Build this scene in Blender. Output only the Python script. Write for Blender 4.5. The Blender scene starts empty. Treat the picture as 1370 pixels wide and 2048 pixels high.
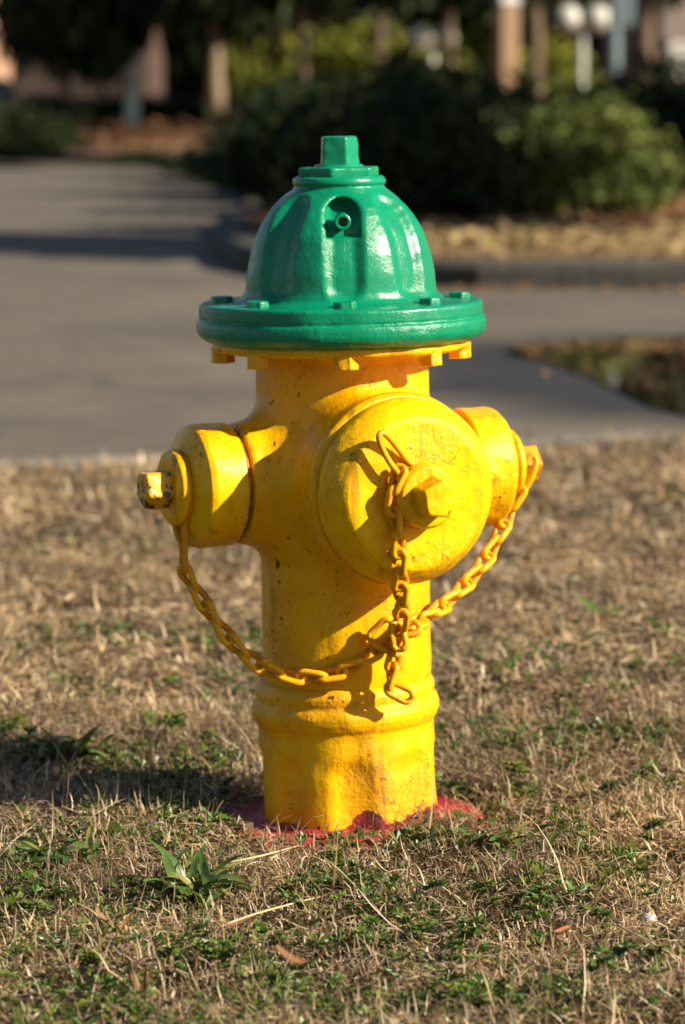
import bpy, math, random
import numpy as np
from mathutils import Vector, Matrix, Quaternion
rnd = random.Random(7)
rng = np.random.default_rng(7)
R = math.radians
scene = bpy.context.scene
COL = scene.collection

# ------------------------------------------------------------------ camera
F_PX, HZ, CAM_D, CAM_H = 6700.0, 165.0, 3.7, 0.83      # focal length in photo pixels, horizon row, distance, height
PITCH = math.atan((1024 - HZ) / F_PX)
cam_data = bpy.data.cameras.new('camera')
cam = bpy.data.objects.new('camera', cam_data); COL.objects.link(cam)
cam.location = (0, -CAM_D, CAM_H)
cam.rotation_euler = (math.pi / 2 - PITCH, 0, 0)
cam_data.sensor_fit = 'VERTICAL'
cam_data.sensor_height = 36.0
cam_data.lens = F_PX / 2048 * 36.0
cam_data.clip_start, cam_data.clip_end = 0.1, 3000
cam_data.dof.use_dof = True
cam_data.dof.focus_distance = 3.40
cam_data.dof.aperture_fstop = 6.2
scene.camera = cam
# ------------------------------------------------------------------ sky, sun, exposure
SUN_AZ, SUN_EL = 22.0, 30.0          # degrees in front of due right, degrees above the horizon
to_sun = Vector((math.cos(R(SUN_AZ)) * math.cos(R(SUN_EL)), -math.sin(R(SUN_AZ)) * math.cos(R(SUN_EL)), math.sin(R(SUN_EL))))
world = bpy.data.worlds.new('World'); scene.world = world; world.use_nodes = True
wn = world.node_tree
sky = wn.nodes.new('ShaderNodeTexSky'); sky.sky_type = 'NISHITA'; sky.sun_disc = False
sky.sun_elevation = R(SUN_EL); sky.sun_rotation = math.atan2(to_sun.x, to_sun.y)
wn.links.new(sky.outputs[0], wn.nodes['Background'].inputs[0])
wn.nodes['Background'].inputs[1].default_value = 0.05
sd = bpy.data.lights.new('sun', 'SUN'); sd.energy = 5.0; sd.angle = R(0.55); sd.color = (1.0, 0.88, 0.69)
sun = bpy.data.objects.new('sun', sd); COL.objects.link(sun)
sun.rotation_euler = (-to_sun).to_track_quat('-Z', 'Y').to_euler()
sun.location = (6, -3, 5)
vs = scene.view_settings
vs.view_transform = 'Standard'; vs.look = 'None'; vs.gamma = 1.0; vs.use_curve_mapping = False
vs.exposure = 1.08
scene.cycles.use_denoising = True
scene.cycles.max_bounces = 6

# ------------------------------------------------------------------ measuring helpers (photo pixel -> metres)
CAM = Vector(cam.location)
def ray(px, py):
    a = (px - 685) / F_PX; b = (py - 1024) / F_PX
    return Vector((a, math.cos(PITCH) - b * math.sin(PITCH), -math.sin(PITCH) - b * math.cos(PITCH)))
def at(px, py, y):                    # the point of that pixel's ray at world depth y
    r = ray(px, py); return CAM + r * ((y + CAM_D) / r.y)
def gp(px, py, z=0.0):                # ... on the ground
    r = ray(px, py); return CAM + r * ((z - CAM_H) / r.z)
def at_plane(px, py, p, n):
    r = ray(px, py); return CAM + r * ((p - CAM).dot(n) / r.dot(n))
K = 0.5535e-3                         # metres for one pixel at the hydrant's axis
def zy(py): return at(685, py, 0).z

# ------------------------------------------------------------------ object helpers
def link(name, data, parent=None, mat=None):
    o = bpy.data.objects.new(name, data); COL.objects.link(o)
    if parent: o.parent = parent
    if mat is not None and data is not None: data.materials.append(mat)
    return o
def tag(o, label=None, cat=None, group=None, kind=None):
    for k, v in (('label', label), ('category', cat), ('group', group), ('kind', kind)):
        if v: o[k] = v
    return o
def empty(name, loc, label, cat, group=None, rz=0):
    o = bpy.data.objects.new(name, None); COL.objects.link(o); o.location = loc; o.rotation_euler = (0, 0, rz)
    o.empty_display_size = 0.05
    return tag(o, label, cat, group)
def copy_tree(o, parent=None):
    c = o.copy(); COL.objects.link(c); c.parent = parent
    for ch in list(o.children): copy_tree(ch, c)
    return c
def mesh_np(name, V, F, smooth=True, col=None):
    me = bpy.data.meshes.new(name)
    V = np.asarray(V, np.float32); F = np.asarray(F, np.int32)
    n, k = F.shape
    me.vertices.add(len(V)); me.vertices.foreach_set('co', V.ravel())
    me.loops.add(n * k); me.loops.foreach_set('vertex_index', F.ravel())
    me.polygons.add(n); me.polygons.foreach_set('loop_start', np.arange(0, n * k, k, dtype=np.int32))
    me.polygons.foreach_set('loop_total', np.full(n, k, np.int32))
    me.polygons.foreach_set('use_smooth', np.full(n, smooth))
    if col is not None:
        a = me.color_attributes.new('tint', 'FLOAT_COLOR', 'POINT')
        c = np.ones((len(V), 4), np.float32); c[:, :3] = col
        a.data.foreach_set('color', c.ravel())
    me.update(calc_edges=True); me.validate()
    return me
class MB:                             # collects simple solids
    def __init__(s): s.v = []; s.f = []
    def add(s, V, F):
        n = len(s.v); s.v += [tuple(v) for v in V]; s.f += [tuple(i + n for i in f) for f in F]; return s
    def box(s, c, d, rz=0, top=1.0):
        x, y, z = (q / 2 for q in d); ca, sa = math.cos(rz), math.sin(rz); V = []
        for sz in (-1, 1):
            t = top if sz > 0 else 1
            for sx, sy in ((-1, -1), (1, -1), (1, 1), (-1, 1)):
                a, b = sx * x * t, sy * y * t
                V.append((c[0] + a * ca - b * sa, c[1] + a * sa + b * ca, c[2] + sz * z))
        return s.add(V, [(3, 2, 1, 0), (4, 5, 6, 7), (0, 1, 5, 4), (1, 2, 6, 5), (2, 3, 7, 6), (3, 0, 4, 7)])
    def tube(s, pts, rad, n=10, closed=False):
        P = [Vector(p) for p in pts]; m = len(P)
        rad = [rad] * m if not hasattr(rad, '__len__') else list(rad)
        T = []
        for i in range(m):
            a = P[(i - 1) % m] if (closed or i > 0) else P[i]; b = P[(i + 1) % m] if (closed or i < m - 1) else P[i]
            T.append((b - a).normalized())
        N = T[0].orthogonal().normalized(); V = []; F = []
        for i in range(m):
            if i: N = (N - T[i] * N.dot(T[i])).normalized()
            B = T[i].cross(N)
            for j in range(n):
                q = 2 * math.pi * j / n; V.append(P[i] + (N * math.cos(q) + B * math.sin(q)) * rad[i])
        if closed:      # undo the frame's twist over the loop by picking the best starting offset
            N2 = (N - T[0] * N.dot(T[0])).normalized(); B0 = T[0].cross(T[0].orthogonal().normalized())
            ang = math.atan2(N2.dot(B0), N2.dot(T[0].orthogonal().normalized())); sh = round(ang / (2 * math.pi / n))
        for i in range(m if closed else m - 1):
            k = (i + 1) % m; off = sh if (closed and k == 0) else 0
            for j in range(n):
                j2 = (j + 1) % n
                F.append((i * n + j, i * n + j2, k * n + (j2 + off) % n, k * n + (j + off) % n))
        if not closed:
            F.append(tuple(range(n - 1, -1, -1))); F.append(tuple((m - 1) * n + j for j in range(n)))
        return s.add(V, F)
    def lathe(s, prof, n=24, c=(0, 0, 0)):
        V = []; F = []
        for r, z in prof:
            for j in range(n):
                q = 2 * math.pi * j / n; V.append((c[0] + r * math.cos(q), c[1] + r * math.sin(q), c[2] + z))
        for i in range(len(prof) - 1):
            for j in range(n):
                j2 = (j + 1) % n; F.append((i * n + j, i * n + j2, (i + 1) * n + j2, (i + 1) * n + j))
        F.append(tuple(range(n - 1, -1, -1))); F.append(tuple((len(prof) - 1) * n + j for j in range(n)))
        return s.add(V, F)
    def build(s, name, mat, parent=None, smooth=False, bevel=0):
        me = bpy.data.meshes.new(name); me.from_pydata(s.v, [], s.f); me.update()
        if smooth: me.polygons.foreach_set('use_smooth', [True] * len(me.polygons))
        o = link(name, me, parent, mat)
        if bevel:
            b = o.modifiers.new('bevel', 'BEVEL'); b.width = bevel; b.segments = 2; b.limit_method = 'ANGLE'
        return o
def spline(pts, step):
    P = [Vector(p) for p in pts]; Q = [P[0] * 2 - P[1]] + P + [P[-1] * 2 - P[-2]]; out = []
    for i in range(1, len(Q) - 2):
        a, b, c, d = Q[i - 1:i + 3]
        for t in np.linspace(0, 1, 24, endpoint=False):
            out.append(0.5 * ((2 * b) + (c - a) * t + (2 * a - 5 * b + 4 * c - d) * t ** 2 + (3 * b - a - 3 * c + d) * t ** 3))
    out.append(P[-1])
    res = [out[0]]; acc = 0.0
    for a, b in zip(out, out[1:]):
        L = (b - a).length
        while L > 0 and acc + L >= step:
            t = (step - acc) / L; a = a.lerp(b, t); res.append(a.copy()); L = (b - a).length; acc = 0.0
        acc += L
    return res

# ------------------------------------------------------------------ material helpers
class Mat:
    def __init__(s, name, color=(.5, .5, .5), rough=.6, **kw):
        s.m = bpy.data.materials.new(name); s.m.use_nodes = True; s.t = s.m.node_tree
        s.b = s.t.nodes['Principled BSDF']; s.b.inputs['Base Color'].default_value = (*color, 1); s.b.inputs['Roughness'].default_value = rough
        for k, v in kw.items(): s.b.inputs[k.replace('_', ' ')].default_value = v
        s._c = None
    def n(s, typ, **kw):
        q = s.t.nodes.new('ShaderNode' + typ)
        for k, v in kw.items(): setattr(q, k, v)
        return q
    def l(s, a, b): s.t.links.new(a, b); return s
    def co(s):
        if s._c is None: s._c = s.n('TexCoord').outputs['Object']
        return s._c
    def noise(s, scale, detail=4, rough=.55, dist=0.0, co=None):
        q = s.n('TexNoise'); q.inputs['Scale'].default_value = scale; q.inputs['Detail'].default_value = detail
        q.inputs['Roughness'].default_value = rough; q.inputs['Distortion'].default_value = dist
        s.l(co or s.co(), q.inputs['Vector']); return q.outputs[0]
    def ramp(s, fac, stops):
        q = s.n('ValToRGB'); e = q.color_ramp.elements
        while len(e) < len(stops): e.new(.5)
        for el, (p, c) in zip(e, stops): el.position = p; el.color = (*c, 1) if hasattr(c, '__len__') else (c, c, c, 1)
        s.l(fac, q.inputs[0]); return q.outputs[0]
    def mix(s, fac, a, b, mode='MIX'):
        q = s.n('Mix', data_type='RGBA', blend_type=mode)
        for sock, v in ((q.inputs[0], fac), (q.inputs[6], a), (q.inputs[7], b)):
            if isinstance(v, (int, float)): sock.default_value = v
            elif hasattr(v, '__len__'): sock.default_value = (*v, 1)
            else: s.l(v, sock)
        return q.outputs[2]
    def math(s, op, a, b=0.0, clamp=False):
        q = s.n('Math', operation=op, use_clamp=clamp)
        for sock, v in ((q.inputs[0], a), (q.inputs[1], b)):
            if isinstance(v, (int, float)): sock.default_value = v
            else: s.l(v, sock)
        return q.outputs[0]
    def bump(s, h, strength, dist):
        q = s.n('Bump'); q.inputs['Strength'].default_value = strength; q.inputs['Distance'].default_value = dist
        s.l(h, q.inputs['Height'])
        if s.b.inputs['Normal'].is_linked: s.l(s.b.inputs['Normal'].links[0].from_socket, q.inputs['Normal'])
        s.l(q.outputs[0], s.b.inputs['Normal']); return s
    def color(s, c): s.l(c, s.b.inputs['Base Color']); return s

def paint(name, base, dark, spec_rough, dirt=(.05, .022, .006), stain=None, base_chip=False, dirt_amt=.5, rough_lumps=1.0, spec=.24):
    m = Mat(name, base, spec_rough, Specular_IOR_Level=spec)
    big = m.noise(9, 3); c = m.mix(m.ramp(big, [(.35, 0), (.72, 1)]), base, dark)
    if stain:       # rust-coloured weathering in broad soft patches and streaks
        st = m.ramp(m.noise(13, 6, .68, .4), [(.47, 0), (.70, 1)])
        c = m.mix(m.math('MULTIPLY', st, .6), c, stain)
        fine = m.math('MULTIPLY', m.ramp(m.noise(430, 3, .6), [(.60, 0), (.66, 1)]), m.ramp(m.noise(12, 4, .65), [(.45, .1), (.62, .8)]))
        c = m.mix(m.math('MULTIPLY', fine, .7), c, dirt)
        ms = m.n('Mapping'); m.l(m.co(), ms.inputs[0]); ms.inputs['Scale'].default_value = (1, 1, .10)
        run = m.math('MULTIPLY', m.ramp(m.noise(60, 3, .5, co=ms.outputs[0]), [(.58, 0), (.70, 1)]), m.ramp(m.noise(7, 3), [(.45, 0), (.6, 1)]))
        c = m.mix(m.math('MULTIPLY', run, .5), c, dirt)
    # dirt specks and scratches
    sp = m.ramp(m.noise(190, 3, .6, .8), [(.625, 0), (.67, 1)])
    area = m.ramp(m.noise(8, 4, .65), [(.44, 0), (.62, 1)])
    c = m.mix(m.math('MULTIPLY', m.math('MULTIPLY', sp, area), dirt_amt), c, dirt)
    chip = m.math('MULTIPLY', m.ramp(m.noise(58, 4, .6, .3), [(.672, 0), (.682, 1)]), m.ramp(m.noise(11, 2), [(.48, 0), (.52, 1)]))
    c = m.mix(m.math('MULTIPLY', chip, dirt_amt), c, dirt); m.bump(chip, -.6, .0010)
    vo = m.n('TexVoronoi', feature='DISTANCE_TO_EDGE'); vo.inputs['Scale'].default_value = 45
    mp = m.n('Mapping'); m.l(m.co(), mp.inputs[0])
    wob = m.n('TexNoise'); wob.inputs['Scale'].default_value = 40; wob.inputs['Detail'].default_value = 3
    m.l(m.co(), wob.inputs['Vector'])
    vadd = m.n('VectorMath', operation='MULTIPLY_ADD')
    m.l(wob.outputs[1], vadd.inputs[0]); vadd.inputs[1].default_value = (.03, .03, .03); m.l(m.co(), vadd.inputs[2])
    m.l(vadd.outputs[0], vo.inputs['Vector'])
    crack = m.ramp(vo.outputs[0], [(0.0, 1), (.022, 0)])
    carea = m.ramp(m.noise(17, 2, .5), [(.55, 0), (.61, 1)])
    crack = m.math('MULTIPLY', crack, carea)
    c = m.mix(m.math('MULTIPLY', crack, .75 * dirt_amt + .1), c, dirt)
    if base_chip:   # paint flaked off low down: dull red primer with dark iron
        sx = m.n('SeparateXYZ'); m.l(m.co(), sx.inputs[0])
        edge = m.math('ADD', sx.outputs[2], m.math('MULTIPLY', m.math('SUBTRACT', m.noise(30, 5, .62), .5), -.15))
        edge = m.math('ADD', edge, m.math('MULTIPLY', sx.outputs[0], -.10))
        mask = m.ramp(m.math('MULTIPLY', edge, 10), [(.165, 1), (.185, 0)])
        fl = m.ramp(m.noise(75, 3, .6), [(.655, 0), (.68, 1)])
        zlow = m.ramp(m.math('MULTIPLY', sx.outputs[2], 10), [(.2, 1), (.75, 0)])
        mask = m.math('MAXIMUM', mask, m.math('MULTIPLY', fl, zlow))
        red = m.mix(m.ramp(m.noise(55, 4, .6), [(.42, 0), (.60, 1)]), (.30, .022, .024), (.07, .02, .016))
        c = m.mix(mask, c, red)
        m.bump(mask, -.8, .0016)
    m.color(c)
    m.bump(m.noise(38, 4, .6), .12 * rough_lumps, .006)
    pit = m.math('MULTIPLY', m.noise(130, 5, .7), m.ramp(m.noise(10, 3), [(.46, .12), (.62, 1)]))
    m.bump(pit, .42 * rough_lumps, .0035)
    mz = m.n('Mapping'); m.l(m.co(), mz.inputs[0]); mz.inputs['Scale'].default_value = (1, 1, .16)
    m.bump(m.noise(75, 3, .55, co=mz.outputs[0]), .16 * rough_lumps, .003)
    m.bump(m.noise(360, 4, .65), .18 * rough_lumps, .0014)
    m.bump(crack, -.5, .0008)
    rr = m.math('ADD', m.math('MULTIPLY', m.noise(60, 3), .22), spec_rough - .1)
    rr = m.math('ADD', rr, m.math('MULTIPLY', m.math('MULTIPLY', sp, area), .3), True)
    m.l(rr, m.b.inputs['Roughness'])
    return m.m
YEL, YELD = (.82, .435, .001), (.79, .375, .001)
M_YEL = paint('yellow_paint', YEL, YELD, .30, stain=(.56, .20, .006), dirt_amt=.9, rough_lumps=1.7)
M_BASE = paint('yellow_paint_flaking', YEL, YELD, .36, stain=(.55, .20, .008), base_chip=True, dirt_amt=.9, rough_lumps=2.6)
M_CAP = paint('yellow_paint_cap', (.83, .455, .001), YEL, .29, stain=(.68, .30, .003), dirt_amt=.7, rough_lumps=1.25)
M_CHAIN = paint('yellow_paint_chain', (.76, .36, .003), (.62, .24, .004), .34, stain=(.36, .11, .008), dirt_amt=.8)
M_NUT = paint('yellow_paint_worn_nut', (.78, .37, .003), (.5, .2, .01), .36, stain=(.12, .05, .012), dirt_amt=.9)
M_GRN = paint('green_paint', (.001, .215, .105), (.001, .175, .086), .25, dirt=(.012, .11, .05), dirt_amt=.6, rough_lumps=1.25, spec=.42)
mn = Mat('bare_worn_nut', rough=.4)      # paint knocked off by the wrench: dark iron and old green coats show
mk = mn.ramp(mn.noise(95, 5, .7, .5), [(.525, 0), (.55, 1)])
mn.color(mn.mix(mk, (.74, .36, .004), mn.ramp(mn.noise(150, 3), [(.4, (.015, .014, .012)), (.6, (.10, .05, .015))]))); mn.bump(mk, -.9, .0012); mn.bump(mn.noise(180, 4), .3, .002); M_WORN = mn.m
M_RED = paint('red_primer', (.42, .034, .036), (.27, .022, .026), .5, dirt=(.035, .02, .018), dirt_amt=.9, rough_lumps=1.6)
mg = Mat('rusty_gasket', rough=.8); mg.color(mg.ramp(mg.noise(60, 4), [(.35, (.10, .035, .012)), (.65, (.40, .15, .02))])); M_GASKET = mg.m
M_RUST = Mat('rusty_iron', (.085, .045, .024), .8).m

# ------------------------------------------------------------------ signed-distance modelling (cast iron with soft edges)
def surface(f, lo, hi, h, iters=2):
    ax = [np.arange(lo[i], hi[i] + h, h, dtype=np.float32) for i in range(3)]
    X, Y = np.meshgrid(ax[0], ax[1], indexing='ij')
    val = np.empty((len(ax[0]), len(ax[1]), len(ax[2])), np.float32)
    for k, z in enumerate(ax[2]): val[:, :, k] = f(X, Y, np.full_like(X, z))
    ins = val < 0
    c = np.zeros(tuple(s - 1 for s in val.shape), np.int8)
    offs = [(i, j, k) for i in (0, 1) for j in (0, 1) for k in (0, 1)]
    n0, n1, n2 = c.shape
    for i, j, k in offs: c += ins[i:i + n0, j:j + n1, k:k + n2]
    act = np.argwhere((c > 0) & (c < 8))
    idx = -np.ones(c.shape, np.int32); idx[tuple(act.T)] = np.arange(len(act))
    S = np.zeros((len(act), 3), np.float32); C = np.zeros(len(act), np.float32)
    for a in range(3):
        for u in (0, 1):
            for w in (0, 1):
                o0 = [0, 0, 0]; o = [x for x in range(3) if x != a]; o0[o[0]] = u; o0[o[1]] = w
                o1 = list(o0); o1[a] = 1
                p0 = act + o0; p1 = act + o1
                v0 = val[tuple(p0.T)]; v1 = val[tuple(p1.T)]; m = (v0 < 0) != (v1 < 0)
                t = v0[m] / (v0[m] - v1[m]); q = p0[m].astype(np.float32); q[:, a] += t
                S[m] += q; C[m] += 1
    V = S / C[:, None] * h + np.array([ax[0][0], ax[1][0], ax[2][0]], np.float32)
    quads = []
    for a in range(3):
        o = [(a + 1) % 3, (a + 2) % 3]
        sl0 = [slice(1, -1)] * 3; sl1 = [slice(1, -1)] * 3
        sl0[a] = slice(0, -1); sl1[a] = slice(1, None)
        A = ins[tuple(sl0)]; B = ins[tuple(sl1)]
        for flip, mm in ((False, A & ~B), (True, ~A & B)):
            e = np.argwhere(mm)
            if not len(e): continue
            e = e + [0 if x == a else 1 for x in range(3)]
            q = []
            for du, dv in ((-1, -1), (0, -1), (0, 0), (-1, 0)):
                g = e.copy(); g[:, o[0]] += du; g[:, o[1]] += dv; q.append(idx[tuple(g.T)])
            q = np.stack(q, 1); quads.append(q[:, ::-1] if flip else q)
    Fq = np.concatenate(quads)
    e = h * .2
    for _ in range(iters):
        x, y, z = V.T; d = f(x, y, z)
        g = np.stack([f(x + e, y, z) - f(x - e, y, z), f(x, y + e, z) - f(x, y - e, z), f(x, y, z + e) - f(x, y, z - e)], 1) / (2 * e)
        st = (d / np.maximum((g ** 2).sum(1), .2))[:, None] * g
        L = np.linalg.norm(st, axis=1, keepdims=True); V = V - st * np.minimum(1, .5 * h / np.maximum(L, 1e-9))
    return V, Fq
def prof2d(poly, pad=.03, res=.0006):       # exact 2-D distance to a closed outline (r, z), looked up bilinearly
    P = np.array(poly, np.float64); lo = P.min(0) - pad; hi = P.max(0) + pad
    a = np.arange(lo[0], hi[0], res); b = np.arange(lo[1], hi[1], res)
    A, B = np.meshgrid(a, b, indexing='ij'); D = np.full(A.shape, 1e9); inside = np.zeros(A.shape, bool)
    for (x0, y0), (x1, y1) in zip(P, np.roll(P, -1, 0)):
        ex, ey = x1 - x0, y1 - y0; wx, wy = A - x0, B - y0
        t = np.clip((wx * ex + wy * ey) / max(ex * ex + ey * ey, 1e-12), 0, 1)
        D = np.minimum(D, (wx - ex * t) ** 2 + (wy - ey * t) ** 2)
        c = (y0 > B) != (y1 > B)
        if abs(ey) > 1e-12: inside ^= c & (A < ex * (B - y0) / ey + x0)
    D = np.where(inside, -np.sqrt(D), np.sqrt(D)).astype(np.float32)
    def f(r, z):
        u = np.clip((r - lo[0]) / res, 0, D.shape[0] - 1.001); v = np.clip((z - lo[1]) / res, 0, D.shape[1] - 1.001)
        i = u.astype(np.int32); j = v.astype(np.int32); fu = (u - i).astype(np.float32); fv = (v - j).astype(np.float32)
        return (D[i, j] * (1 - fu) + D[i + 1, j] * fu) * (1 - fv) + (D[i, j + 1] * (1 - fu) + D[i + 1, j + 1] * fu) * fv
    return f
def smin(a, b, k):
    h = np.clip(.5 + .5 * (b - a) / k, 0, 1); return b * (1 - h) + a * h - k * h * (1 - h)
def smax(a, b, k): return -smin(-a, -b, k)
def sstep(a, b, x): t = np.clip((x - a) / (b - a), 0, 1); return t * t * (3 - 2 * t)
def lathe_closed(pts): return [(-.02, pts[0][1])] + list(pts) + [(-.02, pts[-1][1])]
def lump(x, y, z, amp, s, seed=0.0):     # gentle casting unevenness
    return amp * (np.sin(s * x + 1.3 + seed + 1.7 * np.sin(s * .61 * z)) * np.sin(s * .83 * y + seed * 2) + .6 * np.sin(s * 1.31 * z + seed + np.sin(s * .7 * x + y * s)))
def prism(y, z, n, apo, rot, k):
    d = None
    for i in range(n):
        q = rot + 2 * math.pi * i / n; e = y * math.cos(q) + z * math.sin(q) - apo
        d = e if d is None else smax(d, e, k)
    return d

# ================================================================== STRUCTURE: ground, road, beds
def vnoise(x, y, s, seed):                # cheap smooth 2-D value noise in 0..1
    x = np.asarray(x, float) * s + seed * 17.3; y = np.asarray(y, float) * s - seed * 9.1
    i = np.floor(x); j = np.floor(y); u = x - i; v = y - j; u = u * u * (3 - 2 * u); v = v * v * (3 - 2 * v)
    def hsh(a, b): q = np.sin(a * 127.1 + b * 311.7 + seed * 74.7) * 43758.5453; return q - np.floor(q)
    return (hsh(i, j) * (1 - u) + hsh(i + 1, j) * u) * (1 - v) + (hsh(i, j + 1) * (1 - u) + hsh(i + 1, j + 1) * u) * v
def fbm(x, y, s, seed): return .55 * vnoise(x, y, s, seed) + .3 * vnoise(x, y, s * 2.1, seed + 1) + .15 * vnoise(x, y, s * 4.3, seed + 2)
EDGE0, EDGE1 = gp(0, 950), gp(1370, 888)
def road_edge(x):                         # world y of the near edge of the road
    return EDGE0.y + (x - EDGE0.x) * (EDGE1.y - EDGE0.y) / (EDGE1.x - EDGE0.x)
def ground_z(x, y):
    x = np.asarray(x, float); y = np.asarray(y, float)
    lawn = sstep(0, .5, road_edge(x) - y) * sstep(.10, .5, np.hypot(x, y))
    return lawn * (.035 * (fbm(x, y, 2.2, 3) - .5) + .02 * (vnoise(x, y, 7, 5) - .5))
m = Mat('lawn_soil', rough=.95)
c = m.ramp(m.noise(60, 6, .7), [(.3, (.010, .007, .004)), (.5, (.032, .021, .012)), (.7, (.085, .055, .030))])  # soil tones kept very dark to paint in shade between the blades
c = m.mix(m.ramp(m.noise(3.2, 4, .6), [(.52, 0), (.66, 1)]), c, (.06, .07, .025))
m.color(c); m.bump(m.noise(120, 5, .7), .9, .02); M_SOIL = m.m
gx = np.concatenate([-np.geomspace(600, 2.2, 26), np.linspace(-2, 2, 81), np.geomspace(2.2, 600, 26)])
gy = np.concatenate([[-60, -20, -6, -3], np.linspace(-2.4, 5, 149), np.geomspace(5.4, 1500, 40)])
GX, GY = np.meshgrid(gx, gy, indexing='ij'); GZ = ground_z(GX, GY)
GZ = GZ - .03 * sstep(0.02, .12, GY - road_edge(GX))
ni, nj = GX.shape; ii, jj = np.meshgrid(np.arange(ni - 1), np.arange(nj - 1), indexing='ij'); b = (ii * nj + jj).ravel()
o = link('ground', mesh_np('ground', np.stack([GX.ravel(), GY.ravel(), GZ.ravel()], 1), np.stack([b, b + nj, b + nj + 1, b + 1], 1)), None, M_SOIL)
tag(o, kind='structure')

# puddle outline first: the road is damp round it
PUD = [gp(px, py) for px, py in ((1008, 708), (1050, 692), (1130, 684), (1230, 679), (1370, 674), (1560, 676), (1640, 730), (1600, 850), (1470, 846), (1370, 832), (1300, 815), (1235, 785), (1170, 752), (1100, 727))]
m = Mat('road_surface', rough=.9)
agg = m.ramp(m.noise(240, 4, .75), [(.3, (.072, .061, .045)), (.5, (.134, .114, .086)), (.72, (.205, .176, .132))])
c = m.mix(m.ramp(m.noise(.9, 5, .6), [(.35, 0), (.65, 1)]), agg, m.mix(1.0, agg, (.66, .655, .65), 'MULTIPLY'))
c = m.mix(m.ramp(m.noise(5, 5, .7), [(.38, 0), (.60, .75)]), c, m.mix(1.0, c, (.72, .70, .68), 'MULTIPLY'))
vo = m.n('TexVoronoi', feature='DISTANCE_TO_EDGE'); vo.inputs['Scale'].default_value = .55
wob = m.n('TexNoise'); wob.inputs['Scale'].default_value = 2.2; wob.inputs['Detail'].default_value = 4; m.l(m.co(), wob.inputs['Vector'])
va = m.n('VectorMath', operation='MULTIPLY_ADD'); m.l(wob.outputs[1], va.inputs[0]); va.inputs[1].default_value = (.5, .5, .5); m.l(m.co(), va.inputs[2]); m.l(va.outputs[0], vo.inputs['Vector'])
crk = m.math('MULTIPLY', m.ramp(vo.outputs[0], [(0, 1), (.018, 0)]), m.ramp(m.noise(.7, 2), [(.42, 0), (.52, 1)]))
c = m.mix(m.math('MULTIPLY', crk, .7), c, (.05, .04, .035))
pc = sum((Vector((p.x, p.y, 0)) for p in PUD), Vector()) / len(PUD)
mp = m.n('Mapping'); m.l(m.co(), mp.inputs[0]); mp.inputs['Location'].default_value = (-pc.x, -pc.y, 0)
mp.vector_type = 'TEXTURE'; mp.inputs['Location'].default_value = (pc.x + .05, pc.y - .05, 0); mp.inputs['Scale'].default_value = (1.05, 1.75, 1)
ln = m.n('VectorMath', operation='LENGTH'); m.l(mp.outputs[0], ln.inputs[0])
wetd = m.math('ADD', ln.outputs['Value'], m.math('MULTIPLY', m.math('SUBTRACT', m.noise(1.6, 4), .5), .55))
wet = m.ramp(wetd, [(.62, 1), (1.02, 0)])
c = m.mix(m.math('MULTIPLY', wet, .92), c, m.mix(1.0, c, (.24, .22, .20), 'MULTIPLY'))
m.color(c); m.l(m.math('SUBTRACT', .9, m.math('MULTIPLY', wet, .45)), m.b.inputs['Roughness'])
m.bump(m.noise(220, 3, .7), .5, .004); M_ROAD = m.m

def sheet(name, outline, z, mat, kind='structure', thick=0.0, sub=0):
    bmv = [(p[0], p[1], z) for p in outline]; n = len(bmv); f = [tuple(range(n))]
    if thick:
        bmv += [(p[0], p[1], z - thick) for p in outline]
        f += [(i, i + n, (i + 1) % n + n, (i + 1) % n) for i in range(n)]
    me = bpy.data.meshes.new(name); me.from_pydata(bmv, [], f); me.update()
    o = link(name, me, None, mat)
    return tag(o, kind=kind) if kind else o
ex = [-40 + i * .8 for i in range(101)]
near = [(x, road_edge(x) + .018 * math.sin(7 * x) + .015 * math.sin(17 * x + 1)) for x in ex]
sheet('road', near + [(40, 34), (-40, 34)], .0, M_ROAD)
# pale worn concrete margin along the lawn
m = Mat('concrete_edge', (.40, .355, .30), .9); m.color(m.ramp(m.noise(90, 5, .7), [(.3, (.13, .112, .09)), (.7, (.25, .22, .18))])); m.bump(m.noise(150, 3), .4, .004)
M_EDGE = m.m
mb = MB()
for i in range(len(ex) - 1):
    x0, x1 = ex[i], ex[i + 1]
    a = near[i]; bq = near[i + 1]
    mb.add([(a[0], a[1] - .01, .006), (bq[0], bq[1] - .01, .006), (bq[0], bq[1] + .22, .006), (a[0], a[1] + .22, .006), (a[0], a[1] - .01, -.05), (bq[0], bq[1] - .01, -.05)], [(0, 1, 2, 3), (4, 5, 1, 0)])
tag(mb.build('road_margin', M_EDGE), kind='structure')

# raised planting bed beyond the road, with its kerb
def arc(c, r, a0, a1, n): return [(c[0] + r * math.cos(R(a0 + (a1 - a0) * i / n)), c[1] + r * math.sin(R(a0 + (a1 - a0) * i / n))) for i in range(n + 1)]
yk = gp(1000, 580).y
corner = gp(430, 521)
e1, e2, e3, e4 = gp(535, 402), gp(400, 343), gp(250, 331), gp(-20, 322)
bed = [(45, yk + .25), (6, yk + .05), (1.2, yk)]
bed += [(.55, yk + .02), (.1, yk + .25), (-.25, yk + .75), (-.47, yk + 1.4), (corner.x, corner.y + .25), (-.66, corner.y + 1.6), (-.66, corner.y + 3.5)]
bed += [(e1.x, e1.y), (-.82, e1.y + 4), (e2.x, e2.y), (e3.x, e3.y), (e4.x, e4.y), (-14, e4.y + .5), (-45, e4.y + 1.5)]
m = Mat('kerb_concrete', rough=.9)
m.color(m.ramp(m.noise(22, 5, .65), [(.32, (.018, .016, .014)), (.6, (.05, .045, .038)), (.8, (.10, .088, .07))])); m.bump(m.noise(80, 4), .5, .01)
M_KERB = m.m
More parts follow.
